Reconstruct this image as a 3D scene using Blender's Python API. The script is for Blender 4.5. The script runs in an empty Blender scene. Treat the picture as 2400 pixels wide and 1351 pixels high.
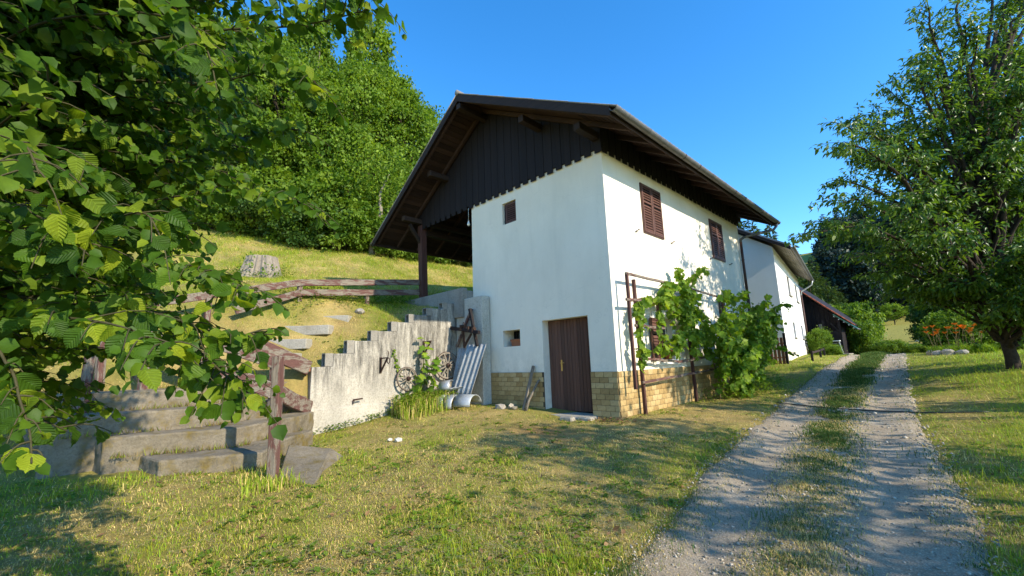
import bpy, math, random
import numpy as np
from mathutils import Vector, Matrix
R = math.radians
scene = bpy.context.scene
col = scene.collection
rng = np.random.default_rng(7)
random.seed(7)

# ------------------------------------------------------------------ camera
CAM = Vector((5.323, -8.432, 1.283))
cam_d = bpy.data.cameras.new('camera')
cam = bpy.data.objects.new('camera', cam_d); col.objects.link(cam)
r_ = Vector((0.69562, 0.71764, -0.03319)); u_ = Vector((0.14607, -0.09605, 0.98460)); f_ = Vector((-0.70340, 0.68976, 0.17164))
cam.matrix_world = Matrix(((r_.x, u_.x, -f_.x, CAM.x), (r_.y, u_.y, -f_.y, CAM.y), (r_.z, u_.z, -f_.z, CAM.z), (0, 0, 0, 1)))
cam_d.sensor_width = 36.0; cam_d.lens = 997.6 / 2400 * 36
cam_d.clip_start = 0.05; cam_d.clip_end = 1500
scene.camera = cam

# ------------------------------------------------------------------ sky and sun
SUN = Vector((1.0, 0.10, 0.57)).normalized()
w = bpy.data.worlds.new('World'); scene.world = w; w.use_nodes = True
nt = w.node_tree; bg = nt.nodes['Background']
sk = nt.nodes.new('ShaderNodeTexSky'); sk.sky_type = 'NISHITA'; sk.sun_disc = False
sk.sun_elevation = math.asin(SUN.z); sk.sun_rotation = math.atan2(SUN.x, SUN.y)
sk.air_density = 1.0; sk.dust_density = 0.1; sk.ozone_density = 3.2; sk.altitude = 300
hsv = nt.nodes.new('ShaderNodeHueSaturation'); hsv.inputs['Saturation'].default_value = 1.30
nt.links.new(sk.outputs[0], hsv.inputs['Color']); nt.links.new(hsv.outputs[0], bg.inputs[0]); bg.inputs[1].default_value = 0.15
sd = bpy.data.lights.new('sun', 'SUN'); sd.energy = 2.9; sd.angle = R(0.55); sd.color = (1.0, 0.90, 0.72)
so = bpy.data.objects.new('sun', sd); col.objects.link(so); so.location = (20, 6, 15)
so.rotation_euler = (-SUN).to_track_quat('-Z', 'Y').to_euler()
scene.view_settings.view_transform = 'Standard'; scene.view_settings.look = 'None'
scene.view_settings.gamma = 1.0; scene.view_settings.exposure = 1.38
scene.view_settings.use_curve_mapping = False
scene.cycles.max_bounces = 6; scene.cycles.transparent_max_bounces = 4

# ------------------------------------------------------------------ materials
MATS = {}
class NB:
    """small node-graph helper"""
    def __init__(s, name, rough=0.8, spec=0.3, metal=0.0):
        s.m = bpy.data.materials.new(name); s.m.use_nodes = True; MATS[name] = s.m
        s.t = s.m.node_tree; s.b = s.t.nodes['Principled BSDF']; s.out = s.t.nodes['Material Output']
        s.b.inputs['Roughness'].default_value = rough; s.b.inputs['Metallic'].default_value = metal
        s.b.inputs['Specular IOR Level'].default_value = spec
        s.tc = None
    def n(s, ty, **kw):
        nd = s.t.nodes.new(ty)
        for k, v in kw.items(): setattr(nd, k, v)
        return nd
    def l(s, a, b): s.t.links.new(a, b)
    def coord(s, scale=(1, 1, 1), rot=(0, 0, 0)):
        if s.tc is None: s.tc = s.n('ShaderNodeTexCoord')
        mp = s.n('ShaderNodeMapping'); mp.inputs['Scale'].default_value = scale; mp.inputs['Rotation'].default_value = rot
        s.l(s.tc.outputs['Object'], mp.inputs[0]); return mp.outputs[0]
    def noise(s, scale=5, detail=5, rough=0.6, vs=(1, 1, 1), dist=0.0):
        nz = s.n('ShaderNodeTexNoise'); nz.inputs['Scale'].default_value = scale; nz.inputs['Detail'].default_value = detail
        nz.inputs['Roughness'].default_value = rough; nz.inputs['Distortion'].default_value = dist
        s.l(s.coord(vs), nz.inputs['Vector']); return nz.outputs['Fac']
    def ramp(s, fac, stops):
        rp = s.n('ShaderNodeValToRGB'); e = rp.color_ramp.elements
        while len(e) < len(stops): e.new(0.5)
        for el, (p, c) in zip(e, stops): el.position = p; el.color = (*c, 1) if len(c) == 3 else c
        s.l(fac, rp.inputs[0]); return rp.outputs[0]
    def mix(s, fac, a, b, mode='MIX'):
        mx = s.n('ShaderNodeMix', data_type='RGBA', blend_type=mode)
        for sock, v in ((mx.inputs[0], fac), (mx.inputs[6], a), (mx.inputs[7], b)):
            if isinstance(v, (int, float)): sock.default_value = v
            elif isinstance(v, tuple): sock.default_value = (*v, 1)
            else: s.l(v, sock)
        return mx.outputs[2]
    def color(s, c):
        if isinstance(c, tuple): s.b.inputs['Base Color'].default_value = (*c, 1)
        else: s.l(c, s.b.inputs['Base Color'])
    def bump(s, h, strength=0.4, dist=0.02):
        bp = s.n('ShaderNodeBump'); bp.inputs['Strength'].default_value = strength; bp.inputs['Distance'].default_value = dist
        s.l(h, bp.inputs['Height']); s.l(bp.outputs[0], s.b.inputs['Normal'])
    def rand(s):
        return s.n('ShaderNodeObjectInfo').outputs['Random']

def g(v): return (v, v, v)
def m_plaster(name, base, dirt, amount=0.5):
    b = NB(name, 0.9, 0.15)
    big = b.ramp(b.noise(0.55, 6, 0.65, (1, 1, 0.6)), [(0.35, g(0)), (0.75, g(1))])
    sp = b.ramp(b.noise(9, 4, 0.7), [(0.62, g(0)), (0.8, g(1))])
    st = b.ramp(b.noise(1.6, 5, 0.6, (2.2, 2.2, 0.25)), [(0.5, g(0)), (0.8, g(1))])
    c = b.mix(big, base, tuple(0.6 * x + 0.4 * y for x, y in zip(base, dirt)))
    f = b.n('ShaderNodeMath', operation='MULTIPLY'); b.l(st, f.inputs[0]); f.inputs[1].default_value = amount * 0.18
    c = b.mix(f.outputs[0], c, dirt)
    f2 = b.n('ShaderNodeMath', operation='MULTIPLY'); b.l(sp, f2.inputs[0]); f2.inputs[1].default_value = amount * 0.25
    c = b.mix(f2.outputs[0], c, tuple(x * 0.6 for x in dirt))
    sz = b.n('ShaderNodeSeparateXYZ'); b.l(b.coord(), sz.inputs[0]); mr = b.n('ShaderNodeMapRange'); mr.inputs[1].default_value = 1.75; mr.inputs[2].default_value = 0.95; b.l(sz.outputs[2], mr.inputs[0])
    sn = b.ramp(b.noise(4.5, 7, 0.75), [(0.42, g(0)), (0.68, g(1))]); f3 = b.n('ShaderNodeMath', operation='MULTIPLY'); b.l(sn, f3.inputs[0]); b.l(mr.outputs[0], f3.inputs[1])
    f4 = b.n('ShaderNodeMath', operation='MULTIPLY'); b.l(f3.outputs[0], f4.inputs[0]); f4.inputs[1].default_value = 0.55; c = b.mix(f4.outputs[0], c, dirt)
    cv = b.n('ShaderNodeTexVoronoi', feature='DISTANCE_TO_EDGE'); cv.inputs['Scale'].default_value = 0.45; wv = b.n('ShaderNodeVectorMath', operation='ADD'); nz3 = b.n('ShaderNodeTexNoise'); nz3.inputs['Scale'].default_value = 2.0; b.l(b.coord(), nz3.inputs['Vector']); b.l(b.coord(), wv.inputs[0]); b.l(nz3.outputs['Color'], wv.inputs[1]); b.l(wv.outputs[0], cv.inputs['Vector'])
    ck = b.ramp(cv.outputs['Distance'], [(0.0, g(0.10)), (0.004, g(0.0))]); c = b.mix(ck, c, tuple(x * 0.45 for x in dirt))
    b.color(c); b.bump(b.noise(60, 6, 0.75), 0.55, 0.012); return b.m
m_plaster('plaster', (0.89, 0.81, 0.675), (0.50, 0.46, 0.37), 0.85)
m_plaster('plaster_far', (0.80, 0.79, 0.76), (0.55, 0.53, 0.48), 0.5)

def m_wood(name, c0, c1, axis='z', rough=0.75, var=0.5, scale=1.0, spec=0.25):
    b = NB(name, rough, spec)
    vs = {'x': (0.35, 14, 14), 'y': (14, 0.35, 14), 'z': (14, 14, 0.35)}[axis]
    vs = tuple(v * scale for v in vs)
    gr = b.ramp(b.noise(2.2, 6, 0.7, vs, 0.6), [(0.3, g(0)), (0.72, g(1))])
    c = b.mix(gr, c0, c1)
    rp = b.ramp(b.rand(), [(0, g(1 - var)), (1, g(1 + var * 0.4))])
    c = b.mix(1.0, c, rp, 'MULTIPLY')
    b.color(c); b.bump(gr, 0.5, 0.006); return b.m
m_wood('dark_board', (0.011, 0.009, 0.011), (0.021, 0.016, 0.017), 'z', 0.75, 0.2)
m_wood('dark_beam_y', (0.020, 0.013, 0.010), (0.060, 0.036, 0.026), 'y', 0.7)
m_wood('dark_beam_x', (0.020, 0.013, 0.010), (0.060, 0.036, 0.026), 'x', 0.7)
m_wood('soffit', (0.034, 0.018, 0.014), (0.066, 0.036, 0.026), 'y', 0.75)
m_wood('rafter', (0.034, 0.019, 0.015), (0.074, 0.042, 0.031), 'x', 0.75)
m_wood('door_wood', (0.085, 0.036, 0.024), (0.175, 0.085, 0.058), 'z', 0.6, 0.35)
m_wood('shutter_wood', (0.065, 0.026, 0.018), (0.155, 0.066, 0.044), 'z', 0.55, 0.3, spec=0.4)
m_wood('post_red', (0.055, 0.022, 0.017), (0.115, 0.050, 0.038), 'z', 0.65, 0.3)
m_wood('old_wood', (0.13, 0.105, 0.08), (0.32, 0.275, 0.215), 'z', 0.9, 0.25)
m_wood('old_wood_y', (0.20, 0.165, 0.125), (0.42, 0.37, 0.30), 'y', 0.9, 0.25)
m_wood('plank_orange', (0.16, 0.075, 0.038), (0.26, 0.13, 0.07), 'z', 0.8, 0.4)

def m_peel(name, axis):
    b = NB(name, 0.85, 0.2)
    vs = {'x': (1.0, 5, 5), 'y': (5, 1.0, 5), 'z': (5, 5, 1.0)}[axis]
    vg = {'x': (0.6, 16, 16), 'y': (16, 0.6, 16), 'z': (16, 16, 0.6)}[axis]
    gr = b.ramp(b.noise(3, 6, 0.75, vg, 0.8), [(0.25, g(0)), (0.75, g(1))])
    wood = b.mix(gr, (0.085, 0.068, 0.055), (0.34, 0.29, 0.225))
    paint = b.mix(gr, (0.085, 0.040, 0.034), (0.17, 0.085, 0.070))
    pk = b.ramp(b.noise(1.7, 7, 0.72, vs, 0.5), [(0.47, g(0)), (0.53, g(1))])
    b.color(b.mix(pk, wood, paint)); b.bump(gr, 0.8, 0.012); return b.m
for a in 'xyz': m_peel('peel_' + a, a)

def m_tile():
    b = NB('plinth_tile', 0.55, 0.4)
    rp = b.ramp(b.rand(), [(0, (0.33, 0.21, 0.080)), (0.5, (0.46, 0.31, 0.125)), (1, (0.53, 0.38, 0.18))])
    nz = b.ramp(b.noise(14, 5, 0.7), [(0.3, g(0.7)), (0.7, g(1.1))])
    b.color(b.mix(1.0, rp, nz, 'MULTIPLY')); b.bump(b.noise(40, 4, 0.6), 0.3, 0.004)
m_tile()

def m_concrete(name, light, dark, streak=True, moss=0.0, rust=0.0):
    b = NB(name, 0.93, 0.15)
    blot = b.ramp(b.noise(1.2, 8, 0.7, (1, 1, 0.5)), [(0.33, g(0)), (0.66, g(1))])
    c = b.mix(blot, light, tuple(0.55 * x + 0.45 * y for x, y in zip(light, dark)))
    if streak:
        st = b.ramp(b.noise(2.4, 9, 0.8, (3.0, 3.0, 0.45), 0.3), [(0.405, g(0)), (0.60, g(1))])
        gz = b.n('ShaderNodeSeparateXYZ'); b.l(b.coord(), gz.inputs[0])
        mr = b.n('ShaderNodeMapRange'); mr.inputs[1].default_value = 0.25; mr.inputs[2].default_value = 1.3
        b.l(gz.outputs[2], mr.inputs[0])
        ml = b.n('ShaderNodeMath', operation='MULTIPLY'); b.l(st, ml.inputs[0]); b.l(mr.outputs[0], ml.inputs[1])
        ml2 = b.n('ShaderNodeMath', operation='MULTIPLY'); b.l(ml.outputs[0], ml2.inputs[0]); ml2.inputs[1].default_value = 0.85
        c = b.mix(ml2.outputs[0], c, dark)
    if rust:
        rs = b.ramp(b.noise(1.3, 4, 0.6, (1.5, 1.5, 0.35)), [(0.63, g(0)), (0.74, g(1))])
        ml = b.n('ShaderNodeMath', operation='MULTIPLY'); b.l(rs, ml.inputs[0]); ml.inputs[1].default_value = rust
        c = b.mix(ml.outputs[0], c, (0.45, 0.25, 0.08))
    if moss:
        ms = b.ramp(b.noise(3.5, 6, 0.7), [(0.5, g(0)), (0.66, g(1))])
        ml = b.n('ShaderNodeMath', operation='MULTIPLY'); b.l(ms, ml.inputs[0]); ml.inputs[1].default_value = moss
        c = b.mix(ml.outputs[0], c, (0.16, 0.115, 0.03))
    pit = b.ramp(b.noise(28, 6, 0.75), [(0.3, g(0.45)), (0.55, g(1))])
    b.color(b.mix(0.75, c, pit, 'MULTIPLY')); b.bump(b.noise(18, 9, 0.8), 0.8, 0.02); return b.m
m_concrete('wall_concrete', (0.55, 0.50, 0.415), (0.075, 0.068, 0.057), True, 0.0, 0.45)
m_concrete('stair_concrete', (0.27, 0.225, 0.16), (0.035, 0.028, 0.020), False, 0.9)
m_concrete('slab_concrete', (0.40, 0.37, 0.31), (0.2, 0.18, 0.15), False, 0.2)
m_concrete('block_concrete', (0.36, 0.33, 0.28), (0.07, 0.06, 0.05), False, 0.15)
m_concrete('fibre_cement', (0.40, 0.41, 0.41), (0.22, 0.22, 0.22), False, 0.05)
m_concrete('return_concrete', (0.60, 0.57, 0.49), (0.26, 0.23, 0.18), False, 0.0, 0.4)
m_concrete('rock', (0.42, 0.37, 0.30), (0.2, 0.17, 0.13), False, 0.3)

def m_plain(name, c, rough=0.6, metal=0.0, spec=0.4, var=0.25, sc=8):
    b = NB(name, rough, spec, metal)
    nz = b.ramp(b.noise(sc, 6, 0.7), [(0.3, g(1 - var)), (0.7, g(1 + var * 0.5))])
    b.color(b.mix(1.0, c, nz, 'MULTIPLY')); b.bump(b.noise(sc * 6, 4, 0.6), 0.2, 0.004); return b.m
m_plain('zinc', (0.135, 0.135, 0.13), 0.55, 0.3, 0.5, 0.35, 5)
m_plain('dark_gutter', (0.03, 0.028, 0.026), 0.6, 0.2)
m_plain('rust_iron', (0.075, 0.042, 0.030), 0.75, 0.35, 0.4, 0.5, 18)
m_plain('brown_pipe', (0.070, 0.032, 0.024), 0.6, 0.1)
m_plain('brass', (0.55, 0.38, 0.13), 0.35, 0.9)
m_plain('terracotta', (0.36, 0.125, 0.05), 0.8)
m_plain('white_paint', (0.78, 0.78, 0.76), 0.5, 0, 0.4, 0.1)
m_plain('grey_metal', (0.36, 0.37, 0.375), 0.4, 0.5, 0.5, 0.2)
m_plain('pale_metal', (0.38, 0.40, 0.41), 0.45, 0.35, 0.5, 0.2)
m_plain('dark_void', (0.010, 0.010, 0.012), 0.9, 0, 0.1)
m_plain('window_glass', (0.020, 0.024, 0.028), 0.08, 0, 0.6, 0.1)
m_plain('roof_sheet', (0.30, 0.27, 0.25), 0.85, 0, 0.2, 0.35, 3)
m_plain('roof_red', (0.30, 0.085, 0.045), 0.85, 0, 0.2, 0.35, 6)
m_plain('green_sheet', (0.020, 0.10, 0.065), 0.5, 0.2, 0.4, 0.2)
m_plain('dark_soil', (0.10, 0.075, 0.045), 0.95, 0, 0.1, 0.4, 10)
m_plain('red_plastic', (0.60, 0.045, 0.035), 0.4)
m_plain('orange_cloth', (0.62, 0.19, 0.05), 0.8)
m_plain('grout', (0.085, 0.060, 0.035), 0.95)
m_plain('bulb', (0.75, 0.75, 0.70), 0.25)
m_plain('worn_brick', (0.33, 0.135, 0.080), 0.9, 0, 0.2, 0.3, 14)
m_plain('pale_stone', (0.55, 0.52, 0.45), 0.9)
m_plain('petal', (0.85, 0.20, 0.015), 0.6, 0, 0.3, 0.2)
m_plain('hose', (0.012, 0.012, 0.012), 0.5)
m_plain('bark', (0.055, 0.042, 0.032), 0.95, 0, 0.1, 0.5, 12)
m_plain('bark_pale', (0.25, 0.215, 0.165), 0.95, 0, 0.1, 0.45, 10)
m_plain('twig', (0.065, 0.058, 0.026), 0.8, 0, 0.2, 0.3, 20)
m_plain('vine_stem', (0.13, 0.10, 0.045), 0.85, 0, 0.2, 0.3, 20)

def m_leaf(name, lo, mid, hi, trans=0.45, per_object=False, rough=0.5, tcol=None, spec=0.22):
    b = NB(name, rough, spec)
    if per_object: f = b.rand()
    else:
        at = b.n('ShaderNodeAttribute', attribute_name='tint'); f = at.outputs['Fac']
    c = b.ramp(f, [(0.0, lo), (0.5, mid), (0.93, hi), (1.0, tuple(min(1, x * 1.25) for x in hi))])
    vein = b.ramp(b.noise(40, 3, 0.6), [(0.3, g(0.86)), (0.7, g(1.08))])
    c = b.mix(1.0, c, vein, 'MULTIPLY')
    if per_object:
        sp = b.n('ShaderNodeSeparateXYZ'); b.l(b.coord(), sp.inputs[0])
        ab = b.n('ShaderNodeMath', operation='ABSOLUTE'); b.l(sp.outputs[0], ab.inputs[0])
        k1 = b.n('ShaderNodeMath', operation='MULTIPLY_ADD'); b.l(ab.outputs[0], k1.inputs[0]); k1.inputs[1].default_value = -0.85; b.l(sp.outputs[1], k1.inputs[2])
        k2 = b.n('ShaderNodeMath', operation='MULTIPLY'); b.l(k1.outputs[0], k2.inputs[0]); k2.inputs[1].default_value = 48.0
        k3 = b.n('ShaderNodeMath', operation='SINE'); b.l(k2.outputs[0], k3.inputs[0])
        rib = b.ramp(k3.outputs[0], [(0.0, g(0.90)), (0.72, g(1.0)), (0.98, g(1.10))])
        mid = b.ramp(ab.outputs[0], [(0.0, g(1.22)), (0.03, g(1.0))])
        c = b.mix(1.0, c, rib, 'MULTIPLY'); c = b.mix(1.0, c, mid, 'MULTIPLY')
        ed = b.ramp(b.noise(3.0, 4, 0.7), [(0.66, g(0)), (0.78, g(1))]); c = b.mix(ed, c, (0.24, 0.20, 0.03))
        b.bump(k3.outputs[0], 0.35, 0.01)
    b.color(c)
    tr = b.n('ShaderNodeBsdfTranslucent'); mx = b.n('ShaderNodeMixShader'); mx.inputs[0].default_value = trans
    ct = b.mix(1.0, c, tcol or (1.55, 1.45, 0.55), 'MULTIPLY'); b.l(ct, tr.inputs[0])
    b.l(b.b.outputs[0], mx.inputs[1]); b.l(tr.outputs[0], mx.inputs[2]); b.l(mx.outputs[0], b.out.inputs[0]); return b.m
for po in (False, True):
    x = '_single' if po else ''
    m_leaf('hazel_leaf' + x, (0.036, 0.086, 0.009), (0.082, 0.168, 0.012), (0.29, 0.36, 0.022), 0.5, po)
    m_leaf('vine_leaf' + x, (0.080, 0.160, 0.016), (0.155, 0.275, 0.024), (0.28, 0.38, 0.03), 0.48, po)
    m_leaf('cherry_leaf' + x, (0.050, 0.105, 0.014), (0.100, 0.190, 0.022), (0.20, 0.29, 0.03), 0.45, po, 0.36, None, .42)
m_leaf('forest_leaf', (0.075, 0.140, 0.014), (0.150, 0.250, 0.024), (0.25, 0.35, 0.034), 0.48)
m_leaf('forest_leaf_dark', (0.032, 0.072, 0.012), (0.060, 0.120, 0.018), (0.11, 0.175, 0.026), 0.38)
m_leaf('shrub_leaf', (0.070, 0.135, 0.012), (0.130, 0.225, 0.020), (0.22, 0.30, 0.03), 0.45)
m_leaf('pine_needle', (0.028, 0.060, 0.018), (0.055, 0.100, 0.026), (0.09, 0.14, 0.034), 0.25)
m_leaf('shaded_spruce_needle', (0.008, 0.018, 0.016), (0.012, 0.026, 0.022), (0.018, 0.036, 0.028), 0.1)  # needles darkened: the shade on the far hill is put into the colour
m_leaf('shaded_wood_leaf', (0.010, 0.022, 0.018), (0.016, 0.034, 0.026), (0.026, 0.05, 0.032), 0.12)  # hill broadleaves likewise carry the hillside's shade in their leaf colour
m_leaf('fig_leaf', (0.045, 0.105, 0.020), (0.075, 0.155, 0.026), (0.11, 0.20, 0.03), 0.4)

def m_grass():
    b = NB('grass_blade', 0.6, 0.25)
    at = b.n('ShaderNodeAttribute', attribute_name='tint')
    b.color(at.outputs['Color'])
    tr = b.n('ShaderNodeBsdfTranslucent'); mx = b.n('ShaderNodeMixShader'); mx.inputs[0].default_value = 0.35
    b.l(at.outputs['Color'], tr.inputs[0]); b.l(b.b.outputs[0], mx.inputs[1]); b.l(tr.outputs[0], mx.inputs[2]); b.l(mx.outputs[0], b.out.inputs[0])
m_grass()

def m_ground():
    b = NB('ground', 0.95, 0.1)
    at = b.n('ShaderNodeAttribute', attribute_name='tint')
    n1 = b.ramp(b.noise(22, 8, 0.8), [(0.25, g(0.55)), (0.75, g(1.25))])
    n2 = b.ramp(b.noise(2.6, 6, 0.7), [(0.35, (0.86, 0.92, 0.8)), (0.65, (1.1, 1.03, 1.0))])
    c = b.mix(1.0, at.outputs['Color'], n1, 'MULTIPLY'); c = b.mix(1.0, c, n2, 'MULTIPLY')
    b.color(c); b.bump(b.noise(30, 8, 0.8), 1.0, 0.05)
m_ground()
def m_gravel():
    b = NB('gravel', 0.95, 0.15)
    vo = b.n('ShaderNodeTexVoronoi'); vo.inputs['Scale'].default_value = 55; b.l(b.coord(), vo.inputs['Vector'])
    cells = b.ramp(vo.outputs['Distance'], [(0.0, g(1.1)), (0.6, g(0.7))])
    big = b.ramp(b.noise(1.1, 6, 0.65), [(0.3, (0.41, 0.315, 0.205)), (0.55, (0.55, 0.445, 0.315)), (0.75, (0.66, 0.555, 0.405))])
    fine = b.ramp(b.noise(75, 6, 0.8), [(0.3, g(0.6)), (0.7, g(1.25))])
    c = b.mix(1.0, big, cells, 'MULTIPLY'); c = b.mix(1.0, c, fine, 'MULTIPLY')
    b.color(c); b.bump(b.noise(60, 8, 0.85), 1.0, 0.02)
m_gravel()
def m_stone_tint():
    b = NB('gravel_stone', 0.9, 0.2)
    at = b.n('ShaderNodeAttribute', attribute_name='tint'); b.color(at.outputs['Color'])
m_stone_tint()

# ------------------------------------------------------------------ mesh helpers
def setp(o, label=None, cat=None, group=None, kind=None):
    if label: o['label'] = label
    if cat: o['category'] = cat
    if group: o['group'] = group
    if kind: o['kind'] = kind
    return o
def thing(name, loc, label, cat, group=None):
    o = bpy.data.objects.new(name, None); col.objects.link(o); o.location = loc
    o.empty_display_size = 0.2
    return setp(o, label, cat, group)
def wloc(p):
    v = Vector((0, 0, 0))
    while p is not None: v += p.location; p = p.parent
    return v
def link(name, me, parent=None):
    """mesh in world coordinates; keeps its place under a parent"""
    o = bpy.data.objects.new(name, me); col.objects.link(o)
    if parent is not None:
        o.parent = parent
        if parent.type == 'EMPTY': o.matrix_parent_inverse = Matrix.Translation(-wloc(parent))
    return o
def np_mesh(name, V, T, mat, tint=None, smooth=False):
    """triangles from numpy arrays; tint = per-vertex float or rgb"""
    me = bpy.data.meshes.new(name); V = np.asarray(V, np.float32); T = np.asarray(T, np.int32)
    me.vertices.add(len(V)); me.vertices.foreach_set('co', V.ravel())
    me.loops.add(T.size); me.loops.foreach_set('vertex_index', T.ravel())
    me.polygons.add(len(T)); me.polygons.foreach_set('loop_start', np.arange(0, T.size, 3, dtype=np.int32))
    if smooth: me.polygons.foreach_set('use_smooth', np.ones(len(T), bool))
    if tint is not None:
        tint = np.asarray(tint, np.float32)
        if tint.ndim == 1: tint = np.repeat(tint[:, None], 3, 1)
        a = me.attributes.new('tint', 'FLOAT_COLOR', 'POINT')
        a.data.foreach_set('color', np.c_[tint, np.ones(len(tint), np.float32)].astype(np.float32).ravel())
    me.update(calc_edges=True); me.materials.append(MATS[mat]); return me
def frame(d, up=Vector((0, 0, 1))):
    d = d.normalized(); s = d.cross(up)
    if s.length < 1e-4: s = Vector((1, 0, 0))
    s.normalize(); return s, s.cross(d)
class MB:
    def __init__(s): s.v = []; s.f = []; s.sm = []
    def add(s, vs, fs, smooth=False):
        o = len(s.v); s.v += [tuple(v) for v in vs]; s.f += [tuple(i + o for i in f) for f in fs]; s.sm += [smooth] * len(fs); return s
    def hexa(s, P): return s.add(P, [(0, 3, 2, 1), (4, 5, 6, 7), (0, 1, 5, 4), (1, 2, 6, 5), (2, 3, 7, 6), (3, 0, 4, 7)])
    def box(s, x0, x1, y0, y1, z0, z1):
        return s.hexa([(x0, y0, z0), (x1, y0, z0), (x1, y1, z0), (x0, y1, z0), (x0, y0, z1), (x1, y0, z1), (x1, y1, z1), (x0, y1, z1)])
    def bar(s, a, b, wd, ht, up=Vector((0, 0, 1)), seg=1, jit=0.0, taper=1.0):
        a = Vector(a); b = Vector(b); sd, u = frame(b - a, up); P = []
        for i in range(seg + 1):
            t = i / seg; c = a.lerp(b, t); k = 1 + (taper - 1) * t
            j = Vector((random.uniform(-jit, jit) for _ in range(3))) if 0 < i < seg else Vector((0, 0, 0))
            for (p, q) in ((-1, -1), (1, -1), (1, 1), (-1, 1)): P.append(c + j + sd * (p * wd / 2 * k) + u * (q * ht / 2 * k))
        F = [(3, 2, 1, 0), tuple(4 * seg + i for i in range(4))]
        for i in range(seg):
            for k in range(4): F.append((4 * i + k, 4 * i + (k + 1) % 4, 4 * i + 4 + (k + 1) % 4, 4 * i + 4 + k))
        return s.add(P, F)
    def tube(s, pts, rad, n=8, cap=True):
        pts = [Vector(p) for p in pts]; m = len(pts)
        if not hasattr(rad, '__len__'): rad = [rad] * m
        P = []; F = []; up = Vector((0, 0, 1)); prev = None
        for i, p in enumerate(pts):
            d = (pts[min(i + 1, m - 1)] - pts[max(i - 1, 0)])
            if d.length < 1e-6: d = Vector((0, 0, 1))
            d.normalize()
            if prev is None: sd, u = frame(d, up if abs(d.z) < 0.95 else Vector((0, 1, 0)))
            else:
                sd = prev - d * prev.dot(d); sd = sd.normalized() if sd.length > 1e-5 else frame(d)[0]; u = sd.cross(d)
            prev = sd
            for k in range(n):
                a = 2 * math.pi * k / n; P.append(p + (sd * math.cos(a) + u * math.sin(a)) * rad[i])
        for i in range(m - 1):
            for k in range(n): F.append((i * n + k, i * n + (k + 1) % n, (i + 1) * n + (k + 1) % n, (i + 1) * n + k))
        if cap: F += [tuple(range(n - 1, -1, -1)), tuple((m - 1) * n + k for k in range(n))]
        return s.add(P, F, True)
    def prism(s, poly, z0, z1, top=None):
        """vertical prism over an xy polygon (ccw)"""
        n = len(poly); P = [(x, y, z0) for x, y in poly] + [(x, y, z1) for x, y in (top or poly)]
        return s.add(P, [tuple(range(n - 1, -1, -1)), tuple(range(n, 2 * n))] + [(i, (i + 1) % n, n + (i + 1) % n, n + i) for i in range(n)])
    def extrude(s, prof, a, b, axis='y'):
        """profile of (p,q) pairs swept along one axis; y: (x,z), x: (y,z)"""
        n = len(prof)
        f = (lambda p, q, t: (p, t, q)) if axis == 'y' else (lambda p, q, t: (t, p, q))
        P = [f(p, q, a) for p, q in prof] + [f(p, q, b) for p, q in prof]
        return s.add(P, [tuple(range(n)), tuple(range(2 * n - 1, n - 1, -1))] + [(i, n + i, n + (i + 1) % n, (i + 1) % n) for i in range(n)])
    def torus(s, c, nrm, rad, r0, n=32, m=6, sq=1.0):
        c = Vector(c); nrm = Vector(nrm).normalized(); a, b = frame(nrm); P = []; F = []
        for i in range(n):
            t = 2 * math.pi * i / n; d = a * math.cos(t) + b * math.sin(t)
            for k in range(m):
                q = 2 * math.pi * k / m; P.append(c + d * (rad + r0 * math.cos(q)) + nrm * (r0 * sq * math.sin(q)))
        for i in range(n):
            for k in range(m): F.append((i * m + k, ((i + 1) % n) * m + k, ((i + 1) % n) * m + (k + 1) % m, i * m + (k + 1) % m))
        return s.add(P, F, True)
    def lathe(s, c, prof, n=16):
        c = Vector(c); P = []; F = []
        for (r, z) in prof:
            for k in range(n):
                a = 2 * math.pi * k / n; P.append(c + Vector((r * math.cos(a), r * math.sin(a), z)))
        for i in range(len(prof) - 1):
            for k in range(n): F.append((i * n + k, i * n + (k + 1) % n, (i + 1) * n + (k + 1) % n, (i + 1) * n + k))
        return s.add(P, F, True)
    def blob(s, c, size, seed=0, n=2, rough=0.25):
        import bmesh
        bm = bmesh.new(); bmesh.ops.create_icosphere(bm, subdivisions=n, radius=1); rr = random.Random(seed); o = Vector(c)
        ph = [rr.uniform(0, 6) for _ in range(6)]
        P = []
        for v in bm.verts:
            p = v.co; k = 1 + rough * (math.sin(3 * p.x + ph[0]) + math.sin(3.3 * p.y + ph[1]) + math.sin(2.7 * p.z + ph[2])) / 2 + rr.uniform(-rough, rough) * 0.35
            P.append(o + Vector((p.x * size[0], p.y * size[1], p.z * size[2])) * k)
        F = [tuple(v.index for v in f.verts) for f in bm.faces]; bm.free(); return s.add(P, F)
    def mesh(s, name, mat):
        me = bpy.data.meshes.new(name); me.from_pydata(s.v, [], s.f)
        me.polygons.foreach_set('use_smooth', s.sm); me.materials.append(MATS[mat]); me.update(); return me
    def build(s, name, mat, parent=None, bevel=0.0):
        o = link(name, s.mesh(name, mat), parent)
        if bevel:
            b = o.modifiers.new('bevel', 'BEVEL'); b.width = bevel; b.segments = 1; b.limit_method = 'ANGLE'
        return o

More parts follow.
